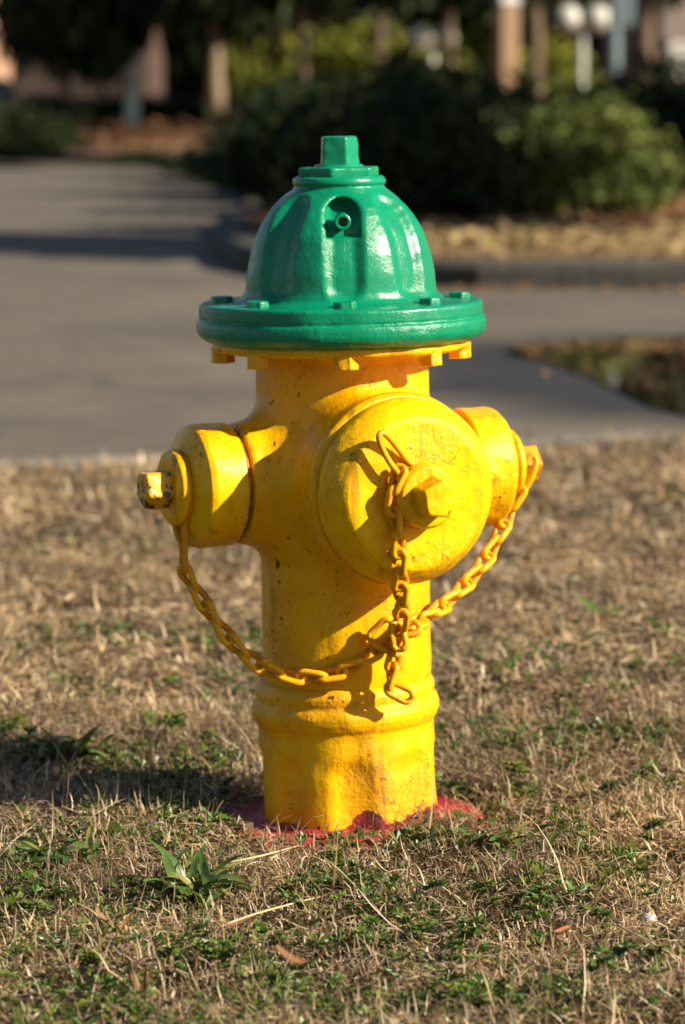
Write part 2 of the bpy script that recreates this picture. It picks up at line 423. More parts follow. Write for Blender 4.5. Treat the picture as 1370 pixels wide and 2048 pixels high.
def offset_line(pts, d):
    out = []
    for i, p in enumerate(pts):
        a = Vector(pts[max(i - 1, 0)]); b2 = Vector(pts[min(i + 1, len(pts) - 1)]); t = (b2 - a).normalized(); nrm = Vector((t.y, -t.x))
        out.append((p[0] + nrm.x * d, p[1] + nrm.y * d))
    return out
inner = offset_line(bed, .15)
mid = offset_line(bed, .035)
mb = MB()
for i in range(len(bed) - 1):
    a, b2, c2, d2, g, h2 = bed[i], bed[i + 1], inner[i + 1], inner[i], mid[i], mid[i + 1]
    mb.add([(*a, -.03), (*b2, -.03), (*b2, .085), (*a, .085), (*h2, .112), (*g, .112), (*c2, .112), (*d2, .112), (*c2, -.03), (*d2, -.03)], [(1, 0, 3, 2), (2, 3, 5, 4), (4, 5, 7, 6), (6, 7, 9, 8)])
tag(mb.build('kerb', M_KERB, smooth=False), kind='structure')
m = Mat('mulch', rough=.95)
c = m.ramp(m.noise(26, 6, .75), [(.28, (.03, .014, .008)), (.5, (.17, .075, .033)), (.72, (.34, .17, .08))])
m.color(c); m.bump(m.noise(40, 5, .7), 1, .06); M_MULCH = m.m
sheet('mulch_bed', inner + [(-45, 130), (45, 130)], .098, M_MULCH)
m = Mat('dry_verge', rough=.95)
c = m.ramp(m.noise(45, 6, .75), [(.28, (.07, .045, .022)), (.5, (.27, .18, .085)), (.72, (.45, .31, .16))])
c = m.mix(m.ramp(m.noise(3.0, 3), [(.5, 0), (.64, 1)]), c, (.16, .13, .035))
m.color(c); m.bump(m.noise(60, 5, .7), 1, .05); M_VERGE = m.m
vg = [p for p in offset_line(bed, .16) if p[1] < yk + 1.5 and p[0] > -.3]
sheet('verge', vg[::1] + [(-.05, yk + 2.6), (.3, yk + 3.3), (1.2, yk + 3.7), (6, yk + 3.9), (45, yk + 4.2)], .104, M_VERGE)

# puddle
m = Mat('puddle_water', (.018, .014, .009), .02, IOR=1.33); m.bump(m.noise(14, 2), .02, .002)
o = sheet('puddle', [(p.x, p.y) for p in PUD], .005, m.m)

# ================================================================== THE HYDRANT
HYD = empty('fire_hydrant', (.008, 0, 0), 'yellow fire hydrant with green bonnet and chained caps standing in dry grass', 'fire hydrant')
HYD.rotation_euler = (0, R(-.95), 0)
H_M = Matrix.Translation((.008, 0, 0)) @ Matrix.Rotation(R(-.95), 4, 'Y'); H_INV = H_M.inverted()
ANG = R(24)
UL = Vector((-math.cos(ANG), -math.sin(ANG), 0)); UR = -UL; UF = Vector((math.sin(ANG), -math.cos(ANG), 0))
ZC = zy(952)
def L(p): return H_INV @ p            # world -> hydrant
# ---- barrel casting with its three nozzle necks
zt, zf = zy(681), zy(694)
barrel_p = prof2d(lathe_closed([(165 * K, zy(1362)), (167 * K, zy(1340)), (167 * K, zy(1120)), (170 * K, zy(1000)), (170 * K, zy(715)), (178 * K, zf - .003), (250 * K, zf), (254 * K, zf + .002), (254 * K, zt - .001), (250 * K, zt + .002)]))
side_p = prof2d(lathe_closed([(122 * K, 60 * K), (116 * K, 200 * K), (116 * K, 232 * K), (113 * K, 237 * K), (98 * K, 239 * K), (98 * K, 275 * K)]), res=.0008)
front_p = prof2d(lathe_closed([(162 * K, 90 * K), (168 * K, 200 * K), (178 * K, 236 * K), (184 * K, 250 * K), (184 * K, 262 * K), (180 * K, 269 * K), (168 * K, 271 * K), (168 * K, 300 * K)]), res=.0008)
def body_f(x, y, z):
    r = np.hypot(x, y); d = barrel_p(r, z)
    for U, pf, k in ((UL, side_p, .040), (UR, side_p, .040), (UF, front_p, .036)):
        u = x * U.x + y * U.y; v = -x * U.y + y * U.x; w = z - ZC
        d = smin(d, pf(np.hypot(v, w), u), k)
    return d - .0012 + lump(x, y, z, .00035, 95)
V, Fq = surface(body_f, (-.165, -.205, zy(1364)), (.165, .10, zt + .006), .0021)
BARREL = link('barrel', mesh_np('barrel', V, Fq), HYD, M_YEL)
# ---- lower barrel with beads and flutes
low_prof = [(166 * K, .004 + .0), (182 * K, .004), (181 * K, zy(1640)), (177 * K, zy(1560)), (175 * K, zy(1450)), (177 * K, zy(1436)), (183 * K, zy(1427)), (187 * K, zy(1416)), (188 * K, zy(1404)), (185 * K, zy(1395)), (180 * K, zy(1388)), (178 * K, zy(1382)), (180 * K, zy(1376)), (180 * K, zy(1366)), (176 * K, zy(1358)), (170 * K, zy(1351)), (160 * K, zy(1349))]
low_p = prof2d(lathe_closed(low_prof))
def flutes(x, y, z, rot, w, z0, z1, depth, soft=.5):
    q = np.arctan2(x, -y) - rot; q = (q + math.pi / 8) % (math.pi / 4) - math.pi / 8
    t = np.hypot(x, y) * np.sin(q)
    zc, hz = (z0 + z1) / 2, (z1 - z0) / 2
    zz = np.maximum(np.abs(z - zc) - (hz - w), 0)
    rr = np.hypot(t, zz) / w
    return depth * (1 - sstep(soft, 1.08, rr))
def low_f(x, y, z):
    d = low_p(np.hypot(x, y), z) - .0012
    d = d + flutes(x, y, z, R(3), 50 * K, -.06, zy(1474), .0078, .15)
    return d + lump(x, y, z, .0003, 120, 1)
V, Fq = surface(low_f, (-.112, -.112, 0), (.112, .112, zy(1344)), .0019)
o = link('lower_barrel', mesh_np('lower_barrel', V, Fq), HYD, M_BASE); o.rotation_euler = (0, R(-1.6), 0); o.location = (.0015, 0, -.001)
# ---- red ground flange
bf_p = prof2d(lathe_closed([(272 * K, -.01), (272 * K, .004), (266 * K, .008), (215 * K, .0085), (197 * K, .009), (189 * K, .0115), (182 * K, .015), (170 * K, .016)]))
V, Fq = surface(lambda x, y, z: bf_p(np.hypot(x, y), z) - .001 + lump(x, y, z, .0008, 130, 4), (-.16, -.16, -.008), (.16, .16, .045), .0028)
BFL = link('base_flange', mesh_np('base_flange', V, Fq), HYD, M_RED)
# ---- bonnet
bon_prof = [(84 * K, zy(353)), (89 * K, zy(356)), (91 * K, zy(360)), (91 * K, zy(366)), (87 * K, zy(369)), (88 * K, zy(374)), (93 * K, zy(380)), (104 * K, zy(387)), (120 * K, zy(398)), (135 * K, zy(411)), (148 * K, zy(427)), (160 * K, zy(447)), (170 * K, zy(468)), (181 * K, zy(503)), (188 * K, zy(542)), (192 * K, zy(578)), (197 * K, zy(590)), (205 * K, zy(597)), (222 * K, zy(600)), (277 * K, zy(603)), (281 * K, zy(607)), (281.5 * K, zy(628)), (278 * K, zy(630.5)), (279 * K, zy(633)), (286 * K, zy(636)), (288 * K, zy(643)), (288 * K, zy(655)), (285 * K, zy(663)), (277 * K, zy(671)), (256 * K, zy(680))]
bon_p = prof2d(lathe_closed(bon_prof), res=.0005)
BR = R(2.5)
def bon_f(x, y, z):
    r = np.hypot(x, y); d = bon_p(r, z) - .0010
    dome = sstep(zy(604), zy(598), z)
    d = d + flutes(x, y, z, BR, 43 * K, zy(600), zy(384), .0070, .40) * dome
    q = np.arctan2(x, -y) - BR; t = r * np.sin(q)          # deeper pocket at the top of the front flute
    pk = sstep(zy(470), zy(464), z) * (1 - sstep(30 * K, 35 * K, np.hypot(t, np.maximum(z - zy(425), 0)))) * (np.cos(q) > 0)
    return d + .010 * pk + lump(x, y, z, .0004, 110, 3)
V, Fq = surface(bon_f, (-.166, -.166, zy(683)), (.166, .166, zy(349)), .0020)
BON = link('bonnet', mesh_np('bonnet', V, Fq), HYD, M_GRN)
zh0, zh1 = zy(355), zy(334)
def hold_f(x, y, z):
    d = prism(x, y, 6, 73 * K, R(-11 - 90 + 30), .003)
    d = smax(d, np.abs(z - (zh0 + zh1) / 2) - (zh1 - zh0) / 2, .003)
    c = smax(np.hypot(x, y) - 48 * K, np.abs(z - zh1) - .003, .002)
    return smin(d, c, .002) + lump(x, y, z, .0003, 200)
V, Fq = surface(hold_f, (-.052, -.052, zh0 - .004), (.052, .052, zh1 + .008), .0014)
HOLD = link('hold_down_nut', mesh_np('hold_down_nut', V, Fq), BON, M_GRN)
zo0, zo1 = zy(334), zy(272)
def op_f(x, y, z):
    t = (z - zo0) / (zo1 - zo0)
    d = prism(x, y, 5, (34.5 - 2.5 * t) * K, R(-90 + 18 + 36 + 6), .003)
    return smax(d, np.abs(z - (zo0 + zo1) / 2) - (zo1 - zo0) / 2, .003) + lump(x, y, z, .0003, 230, 2)
V, Fq = surface(op_f, (-.03, -.03, zo0 - .004), (.03, .03, zo1 + .005), .0011)
link('operating_nut', mesh_np('operating_nut', V, Fq), BON, M_GRN)
# little weep tube in the pocket
pt = L(at(685, 443, -(152 * K)))
dirn = Vector((math.sin(BR), -math.cos(BR), -.05)).normalized(); mb = MB()
s0 = pt - dirn * .014
mb.lathe([(.0088, 0), (.0088, .0200), (.0078, .0207), (.0060, .0207), (.0052, .0198), (.0050, .004)], 24)
wt = mb.build('weep_tube', M_GRN, BON); wt.location = s0; wt.rotation_euler = dirn.to_track_quat('Z', 'Y').to_euler()
# bolts through the flanges
def hexbolt_mesh(name, apo, h):
    V, Fq = surface(lambda x, y, z: smax(prism(x, y, 6, apo, 0, .0012), np.abs(z - h / 2) - h / 2, .0014) + lump(x, y, z, .0003, 300, apo * 900), (-apo * 1.4, -apo * 1.4, -.002), (apo * 1.4, apo * 1.4, h + .002), .0012)
    return mesh_np(name, V, Fq)
bt, nt = hexbolt_mesh('bolt_head', 20 * K, 16 * K), hexbolt_mesh('flange_nut', 21.5 * K, 32 * K)
bt.materials.append(M_GRN); nt.materials.append(M_YEL)
for i in range(8):
    q = R(2 + 45 * i); p = Vector((math.sin(q), -math.cos(q), 0)) * 237 * K
    o = link('bolt_head', bt, BON); o.location = (p.x, p.y, zy(603) - .0005); o.rotation_euler = (R(rnd.uniform(-3, 3)), R(rnd.uniform(-3, 3)), rnd.uniform(0, 1))
    o = link('flange_nut', nt, BARREL); o.location = (p.x, p.y, zf - 32 * K + .003); o.rotation_euler = (R(rnd.uniform(-3, 3)), R(rnd.uniform(-3, 3)), rnd.uniform(0, 1))
# bolts on the ground flange
rb = hexbolt_mesh('ground_bolt', 20 * K, 22 * K); rb.materials.append(M_RUST)
for q in (R(74), R(-62), R(150), R(-140)):
    o = link('ground_bolt', rb, BFL); o.location = (math.sin(q) * 240 * K, -math.cos(q) * 240 * K, .0075)
# ---- caps (modelled along +X, turned to face outwards)
side_cap = prof2d(lathe_closed([(112 * K, 255 * K), (119 * K, 256 * K), (120 * K, 262 * K), (120 * K, 322 * K), (117 * K, 330 * K), (92 * K, 344 * K), (76 * K, 349 * K), (62 * K, 350 * K), (60 * K, 358 * K), (70 * K, 360 * K), (74 * K, 364 * K), (72 * K, 372 * K), (62 * K, 378 * K), (44 * K, 380 * K)]), res=.0005)
V, Fq = surface(lambda x, y, z: side_cap(np.hypot(y, z), x) - .0012 + lump(x, y, z, .0003, 150, 5), (.136, -.074, -.074), (.216, .074, .074), .0016)
sc_me = mesh_np('nozzle_cap', V, Fq); sc_me.materials.append(M_CAP)
def capnut(u0, u1, apo, rot, dome=.0):
    um, uh = (u0 + u1) / 2, (u1 - u0) / 2
    return lambda x, y, z: smax(prism(y, z, 5, (apo - 3.0 * K * (x - u0) / (u1 - u0)), rot, .003), np.abs(x - um) - uh + dome * np.hypot(y, z), .0035) + lump(x, y, z, .0004, 260, 7)
V, Fq = surface(capnut(372 * K, 432 * K, 35 * K, R(20)), (.200, -.032, -.032), (.245, .032, .032), .0012)
sn_me = mesh_np('cap_nut', V, Fq); sn_me.materials.append(M_NUT); sw_me = sn_me.copy(); sw_me.materials.clear(); sw_me.materials.append(M_WORN)
for U in (UL, UR):
    o = link('nozzle_cap', sc_me, HYD); o.location = (0, 0, ZC); o.rotation_euler = (0 if U is UL else R(50), 0, math.atan2(U.y, U.x))
    link('cap_nut', sw_me if U is UL else sn_me, o)
    gk = MB(); gk.lathe([(90 * K, 243 * K), (108 * K, 243 * K), (110 * K, 245 * K), (110 * K, 252 * K), (108 * K, 254 * K), (90 * K, 254 * K)], 48)
    gk.v = [(z, y, -x) for x, y, z in gk.v]; gk.build('gasket', M_GASKET, o)
front_cap = prof2d(lathe_closed([(150 * K, 276 * K), (174 * K, 277 * K), (178 * K, 282 * K), (179 * K, 298 * K), (177 * K, 306 * K), (170 * K, 320 * K), (161 * K, 333 * K), (152 * K, 343 * K), (146 * K, 348 * K), (138 * K, 350 * K), (70 * K, 353 * K), (57 * K, 354 * K), (54 * K, 357 * K), (54 * K, 364 * K), (58 * K, 366 * K), (60 * K, 371 * K), (60 * K, 392 * K), (55 * K, 400 * K), (40 * K, 402 * K)]), res=.0005)
V, Fq = surface(lambda x, y, z: front_cap(np.hypot(y, z), x) - .0013 + lump(x, y, z, .00035, 90, 6) + lump(x, y, z, .0001, 330, 3), (.146, -.106, -.106), (.228, .106, .106), .0019)
o = link('nozzle_cap', mesh_np('pumper_cap', V, Fq), HYD, M_CAP); o.location = (0, 0, ZC); o.rotation_euler = (0, 0, math.atan2(UF.y, UF.x))
o['label'] = 'large round front cap with five-sided nut'
V, Fq = surface(capnut(394 * K, 455 * K, 35.5 * K, R(-26)), (.212, -.036, -.036), (.266, .036, .036), .0013)
link('cap_nut', mesh_np('front_cap_nut', V, Fq), o, M_CAP)
# ---- chains
LR, LW, LL = .0036, .0208, .0376        # wire radius, outer width, outer length of a link
def link_mesh():
    a = (LL - LW) / 2; rr = LW / 2 - LR; P = []
    for i in range(9): q = R(-90 + 180 * i / 8); P.append((a + rr * math.cos(q), rr * math.sin(q), 0))
    for i in range(9): q = R(90 + 180 * i / 8); P.append((-a + rr * math.cos(q), rr * math.sin(q), 0))
    P = [(x, y, .0022 * math.sin(x / a * 1.2) * (1 if y > 0 else -1)) for x, y, z in P]     # a slight twist
    mb = MB(); mb.tube(P, LR, 10, closed=True)
    me = bpy.data.meshes.new('chain_link'); me.from_pydata(mb.v, [], mb.f); me.update()
    me.polygons.foreach_set('use_smooth', [True] * len(me.polygons)); me.materials.append(M_CHAIN); return me
link_me = link_mesh(); PITCH_L = LL - 4 * LR - .0004
def chain(hook_mb, pts, roll0, jit=.25, flat=None):
    c = hook_mb.build('chain', M_CHAIN, HYD, smooth=True)
    P = spline([L(p) for p in pts], PITCH_L)
    for i in range(len(P) - 1):
        a, b2 = P[i], P[i + 1]; x = (b2 - a).normalized()
        ref = Vector((0, -1, 0)); n = (ref - x * ref.dot(x)).normalized()
        roll = roll0 + (math.pi / 2) * (i % 2) + rnd.uniform(-jit, jit)
        n = Quaternion(x, roll) @ n; y = n.cross(x)
        o = link('chain_link', link_me, c)
        mt = Matrix((x, y, n)).transposed().to_4x4(); mt.translation = (a + b2) / 2; o.matrix_local = mt
    return c
def ring_pts(U, u, rad, n=28, gap=0):
    Z = Vector((0, 0, 1)); S = U.cross(Z).normalized(); c = U * u + Vector((0, 0, ZC))
    return [c + (S * math.sin(2 * math.pi * i / n) + Z * math.cos(2 * math.pi * i / n)) * rad for i in range(n)]
# left: loop round the boss, drawn down into two strands that carry the chain
Zv = Vector((0, 0, 1)); SL = UL.cross(Zv).normalized(); cL = UL * (354.5 * K) + Vector((0, 0, ZC))
yL = (H_M @ (cL + UL * .004)).y
tipL = L(at(368, 1146, yL - .004))
path = []
for i in range(25):
    q = R(-150 + 300 * i / 24); path.append(cL + (SL * math.sin(q) + Zv * math.cos(q)) * 66 * K)
p0, p1 = path[0], path[-1]
lo = lambda s: tipL + SL * s + Vector((0, 0, .006))
loop = [tipL] + [lo(-.0042), lo(-.0042) + Vector((0, 0, .022))] + [p0.lerp(lo(-.004), .35)] + path + [p1.lerp(lo(.004), .35)] + [lo(.0042) + Vector((0, 0, .022)), lo(.0042)]
mb = MB(); mb.tube(spline(loop + [tipL], .003), LR, 10)
chain(mb, [at(368, 1140, yL - .004), at(384, 1168, yL - .004), at(405, 1203, yL - .004), at(432, 1243, -.088), at(462, 1282, -.092), at(500, 1318, -.096), at(540, 1342, -.100), at(590, 1353, -.102), at(645, 1353, -.1035), at(700, 1335, -.1045), at(742, 1312, -.106), at(768, 1285, -.108), at(785, 1262, -.108)], R(45), .14)
# right: loop over the far cap's nut, chain hanging behind the front cap
cR = UR * (354.5 * K) + Vector((0, 0, ZC)); SR = UR.cross(Zv).normalized()
mb = MB(); mb.tube(spline([cR + (SR * math.sin(R(q)) + Zv * math.cos(R(q))) * 66 * K + UR * (.0 if abs(q) < 100 else .004) for q in range(-180, 181, 12)], .003), LR, 10)
e_r = UR * (398 * K) + Vector((0, 0, ZC)); 
hk = [L(at(1036, 985, (H_M @ e_r).y - .034)), L(at(1046, 938, (H_M @ e_r).y - .032)), L(at(1062, 912, (H_M @ e_r).y - .027)), L(at(1072, 920, (H_M @ e_r).y - .027)), L(at(1066, 950, (H_M @ e_r).y - .031)), L(at(1046, 985, (H_M @ e_r).y - .034))]
mb.tube(spline(hk + [hk[0]], .003), LR, 10)
yr = (H_M @ e_r).y - .034
chain(mb, [at(1040, 978, yr), at(1025, 1010, yr - .002), at(1010, 1045, yr - .012), at(990, 1088, yr - .028), at(965, 1130, yr - .048), at(930, 1172, yr - .072), at(890, 1210, yr - .098), at(850, 1238, -.075), at(815, 1252, -.095), at(785, 1262, -.108)], R(45), .14)
# front: bent wire from the boss, chain hanging in front of the barrel
FP = UF * (360 * K) + Vector((0, 0, ZC)); nF = (H_M.to_3x3() @ UF); pF = H_M @ (UF * (358 * K) + Vector((0, 0, ZC)))
def onface(px, py, out): return L(at_plane(px, py, pF + nF * out, nF))
rg = [UF * (360 * K) + Vector((0, 0, ZC)) + (UF.cross(Zv).normalized() * math.sin(R(q)) + Zv * math.cos(R(q))) * 58 * K for q in range(0, 360, 12)]
mb = MB(); mb.tube(rg, LR, 10, closed=True)
wire = [onface(882, 944, .000), onface(856, 936, .001), onface(828, 931, .002), onface(812, 918, .004), onface(790, 889, .007), onface(770, 868, .010), onface(759, 868, .012), onface(760, 886, .013), onface(772, 912, .013), onface(786, 934, .013), onface(798, 949, .012)]
mb.tube(spline(wire, .003), .0034, 10)
hb = [H_M @ onface(800, 940, .012), H_M @ onface(790, 970, .012), H_M @ onface(786, 1005, .011), H_M @ onface(793, 1050, .010), H_M @ onface(797, 1095, .009), at(800, 1140, -.188), at(801, 1190, -.166), at(803, 1256, -.124)]
CH = chain(mb, hb, R(45), .2)
# the short tail that hangs below the crossing
tail = spline([L(p) for p in (at(800, 1258, -.116), at(790, 1290, -.112), at(786, 1330, -.108), at(782, 1365, -.1095), at(776, 1402, -.1135))], PITCH_L)
for i in range(len(tail) - 1):
    x = (tail[i + 1] - tail[i]).normalized(); n = Vector((0, -1, 0)); n = (n - x * n.dot(x)).normalized()
    n = Quaternion(x, R(65) + math.pi / 2 * (i % 2) + rnd.uniform(-.3, .3)) @ n
    o = link('chain_link', link_me, CH); mt = Matrix((x, n.cross(x), n)).transposed().to_4x4(); mt.translation = (tail[i] + tail[i + 1]) / 2; o.matrix_local = mt
for px, py, dy, rx, ry in ((762, 1262, -.107, 70, -40), (776, 1296, -.113, 20, 15), (796, 1272, -.128, 80, 80), (812, 1262, -.116, 40, -20)):
    o = link('chain_link', link_me, CH); mt = Matrix.Rotation(R(ry), 4, 'Y') @ Matrix.Rotation(R(rx), 4, 'X'); mt.translation = L(at(px, py, dy)); o.matrix_local = mt
o = link('chain_link', link_me, CH); mt = Matrix.Rotation(R(28), 4, 'Y') @ Matrix.Rotation(R(75), 4, 'X'); mt.translation = tail[-1] + Vector((.010, -.002, -.004)); o.matrix_local = mt
# ================================================================== THE LAWN
def leafmat(name, rough=.6, trans=.25):
    m = Mat(name, rough=rough)
    at_ = m.n('Attribute', attribute_name='tint'); m.color(at_.outputs['Color'])
    tr = m.n('BsdfTranslucent'); m.l(at_.outputs['Color'], tr.inputs[0])
    mx = m.n('MixShader'); mx.inputs[0].default_value = trans
    m.l(m.b.outputs[0], mx.inputs[1]); m.l(tr.outputs[0], mx.inputs[2]); m.l(mx.outputs[0], m.t.nodes['Material Output'].inputs[0])
    return m.m
M_GRASS = leafmat('dry_grass', .62, .22)
M_LEAF = leafmat('green_leaf', .42, .25)
def in_view(n, d0, d1, margin):
    d = np.sqrt(rng.uniform(d0 ** 2, d1 ** 2, n)); x = rng.uniform(-1, 1, n) * (.108 * d + margin); return x, d - CAM_D
def blades(x, y, length, width, e0, bend, zoff, tint, nseg=3, heading=None, kink=.5):
    n = len(x); psi = rng.uniform(0, 2 * np.pi, n) if heading is None else heading
    pos = np.stack([x, y, ground_z(x, y) + zoff], 1); rows = []; ang = e0.copy(); head = psi.copy()
    gz = ground_z(x, y)
    for s in range(nseg + 1):
        t = s / nseg
        side = np.stack([-np.sin(head), np.cos(head), np.zeros(n)], 1)
        tw = rng.uniform(-.8, .8, n); side[:, 2] = tw * .6
        w = (width * (1 - .85 * t ** 1.6) * .5)[:, None]
        rows += [pos - side * w, pos + side * w]
        st = length / nseg
        pos = pos + np.stack([np.cos(ang) * np.cos(head) * st, np.cos(ang) * np.sin(head) * st, np.sin(ang) * st], 1)
        pos[:, 2] = np.maximum(pos[:, 2], gz + .0015)
        ang = ang - bend / nseg + rng.normal(0, .26, n); head = head + rng.normal(0, kink / nseg, n)
    V = np.stack(rows, 1).reshape(-1, 3); k = 2 * (nseg + 1)
    base = (np.arange(n) * k)[:, None, None] + (np.arange(nseg) * 2)[None, :, None] + np.array([0, 1, 3, 2])[None, None, :]
    C = np.repeat(tint, k, 0) * np.tile(np.repeat(np.linspace(.9, 1.08, nseg + 1), 2), n)[:, None]
    return V, base.reshape(-1, 4), C
PAL = np.array([(.40, .27, .13), (.52, .38, .21), (.30, .185, .085), (.62, .49, .30), (.21, .12, .052), (.13, .068, .03), (.30, .22, .085)])
def straw(n, w=(.24, .17, .2, .10, .13, .09, .07)):
    c = PAL[rng.choice(len(PAL), n, p=np.array(w) / sum(w))] * rng.uniform(.75, 1.2, (n, 1)) * np.array([.95, .985, 1.10]); return c
def green(n): return np.array([(.068, .102, .018)]) * rng.uniform(.6, 1.7, (n, 1)) * np.stack([rng.uniform(.8, 1.6, n), np.ones(n), rng.uniform(.6, 1.3, n)], 1)
def keep(x, y, rr=.158): return (np.hypot(x - .008, y) > rr) & (y < road_edge(x) - .0 + .03 * np.sin(9 * x) + rng.normal(0, .03, len(x)))
def green_mask(x, y):                     # where weeds and green blades come through
    d = y + CAM_D
    g = .6 * fbm(x, y, 3.4, 11) + .4 * fbm(x, y, 11, 13)
    bias = .125 * sstep(3.9, 3.1, d) - .045 + .05 * sstep(.55, .0, np.abs(x + .25) + np.abs(y - .1))
    return sstep(.52, .68, g + bias)
Vs, Fs, Cs = [], [], []; nv = 0
def push(v, f, c):
    global nv
    Vs.append(v); Fs.append(f + nv); Cs.append(c); nv += len(v)
def field(n, d0, d1, marg, Lr, Wr, low, zmax, nseg, gshare, ups=.34):
    x, y = in_view(n, d0, d1, marg); k = keep(x, y); x, y = x[k], y[k]; n = len(x)
    # bare, thin and tufted places
    dens = .22 + .78 * sstep(.34, .58, .6 * fbm(x, y, 9, 21) + .4 * fbm(x, y, 22, 23)); k = rng.uniform(0, 1, n) < dens; x, y = x[k], y[k]; n = len(x)
    gm = green_mask(x, y); isg = rng.uniform(0, 1, n) < gshare * (.15 + 1.6 * gm)
    tint = np.where(isg[:, None], green(n), straw(n))
    tone = .34 + 1.2 * fbm(x, y, 5, 31); tint = tint * tone[:, None] * np.where(rng.uniform(0, 1, n) < .24, 1.55, .92)[:, None]
    up = rng.uniform(0, 1, n) < ups
    e0 = np.where(up, rng.uniform(R(35), R(78), n), rng.uniform(R(low), R(25), n))
    push(*blades(x, y, rng.uniform(*Lr, n) * np.where(up, .8, 1), rng.uniform(*Wr, n), e0, np.where(up, rng.uniform(0, .9, n), rng.uniform(.2, 1.3, n)), rng.uniform(0, 1, n) ** 1.6 * zmax, tint, nseg, kink=.9))
field(165000, 2.62, 4.35, .16, (.015, .042), (.0009, .0021), -8, .028, 4, .13, .25)
field(20000, 2.62, 4.35, .16, (.012, .028), (.0022, .0042), -8, .024, 2, .10)
field(62000, 4.30, 6.0, .22, (.022, .055), (.0022, .0044), -8, .026, 2, .07, .10)
field(44000, 5.95, 8.2, .30, (.030, .065), (.0036, .0065), -8, .026, 2, .05, .10)
# the lawn goes on beyond the frame, coarser
xo, yo = in_view(110000, 2.3, 8.3, 1.3); k = keep(xo, yo) & (np.abs(xo) > .108 * (yo + CAM_D) + .13); xo, yo = xo[k], yo[k]; n = len(xo)
push(*blades(xo, yo, rng.uniform(.02, .055, n), rng.uniform(.0022, .0046, n), rng.uniform(R(-5), R(60), n), rng.uniform(.2, 1.3, n), rng.uniform(0, 1, n) ** 1.6 * .026, np.where((rng.uniform(0, 1, n) < .12)[:, None], green(n), straw(n)) * (.42 + .95 * fbm(xo, yo, 5, 31))[:, None], 2))
# long loose straws
x, y = in_view(900, 2.65, 4.6, .15); k = keep(x, y); x, y = x[k], y[k]; n = len(x)
push(*blades(x, y, rng.uniform(.06, .13, n), rng.uniform(.0012, .0022, n), rng.uniform(R(-4), R(40), n), rng.uniform(.3, 1.1, n), rng.uniform(.006, .025, n), straw(n) * 1.12, 5, kink=.5))
o = link('grass', mesh_np('grass', np.concatenate(Vs), np.concatenate(Fs), False, np.concatenate(Cs)), None, M_GRASS)
tag(o, 'dry tan winter grass with scattered green blades', 'grass', kind='stuff')
# grass clippings blown against the hydrant's foot
Vs, Fs, Cs = [], [], []; nv = 0
n = 420; q = rng.normal(.95, .20, n); rr = rng.uniform(.098, .150, n); x = .008 + np.sin(q) * rr; y = -np.cos(q) * rr
push(*blades(x, y, rng.uniform(.012, .035, n), rng.uniform(.0009, .0018, n), rng.uniform(R(-10), R(50), n), rng.uniform(.2, 1.4, n), .014 + .016 * rng.uniform(0, 1, n) * (1 - (rr - .098) / .06), straw(n), 3))
n = 240; q = rng.uniform(0, 2 * np.pi, n); rr = rng.uniform(.142, .160, n); x = .008 + np.sin(q) * rr; y = -np.cos(q) * rr
push(*blades(x, y, rng.uniform(.02, .05, n), rng.uniform(.0011, .002, n), rng.uniform(R(0), R(60), n), rng.uniform(.3, 1.4, n), rng.uniform(.002, .012, n), straw(n), 3, heading=np.arctan2(-y, -x) + rng.normal(0, .9, n)))
o = link('grass_clippings', mesh_np('grass_clippings', np.concatenate(Vs), np.concatenate(Fs), False, np.concatenate(Cs)), None, M_GRASS)
tag(o, 'dry clippings caught on the red flange at the hydrant foot', 'grass', kind='stuff')

# ---- small lobed weeds (henbit, chickweed): leaf of 9 rim points, ruffled
def lobed(n_lobes, size, cup):
    k = n_lobes * 2; P = [(0, 0, 0)]
    for i in range(k + 1):
        q = -math.pi * .86 + 2 * math.pi * .86 * i / k; rr = size * (1.0 if i % 2 else .76)
        P.append((size * .75 + rr * math.cos(q), rr * .95 * math.sin(q), cup * size * (.35 if i % 2 else -.10)))
    return np.array(P), np.array([(0, i, i + 1) for i in range(1, k + 1)])
LV, LF = lobed(5, 1.0, .9)
def weed_leaves(cx, cy, cz, size, az, el, tint):
    n = len(cx); ca, sa, ce, se = np.cos(az), np.sin(az), np.cos(el), np.sin(el)
    l = LV[None] * size[:, None, None]; X = l[..., 0] * ce[:, None] - l[..., 2] * se[:, None]; Z = l[..., 0] * se[:, None] + l[..., 2] * ce[:, None]; Y = l[..., 1]
    W = np.stack([cx[:, None] + X * ca[:, None] - Y * sa[:, None], cy[:, None] + X * sa[:, None] + Y * ca[:, None], cz[:, None] + Z], -1)
    f = LF[None] + (np.arange(n) * len(LV))[:, None, None]
    sh = np.where(np.arange(len(LV)) == 0, .7, 1.0)[None, :, None]
    return W.reshape(-1, 3), f.reshape(-1, 3), (np.repeat(tint[:, None], len(LV), 1) * sh).reshape(-1, 3)
x, y = in_view(14000, 2.62, 4.9, .16); k = keep(x, y, .15) & (rng.uniform(0, 1, len(x)) < green_mask(x, y) * .42 + .03); x, y = x[k], y[k]
m_ = 6; n = len(x) * m_
X = np.repeat(x, m_) + rng.normal(0, .008, n); Y = np.repeat(y, m_) + rng.normal(0, .008, n)
Z = ground_z(X, Y) + np.repeat(rng.uniform(.010, .028, len(x)), m_) + rng.normal(0, .004, n)
v, f, c = weed_leaves(X, Y, Z, rng.uniform(.0032, .0085, n), rng.uniform(0, 6.28, n), rng.uniform(-.2, .8, n), green(n) * np.array([.95, 1.15, .85]))
o = link('low_weeds', mesh_np('low_weeds', v, f, False, c), None, M_LEAF)
tag(o, 'small green lobed weeds creeping through the dry grass', 'weeds', kind='stuff')

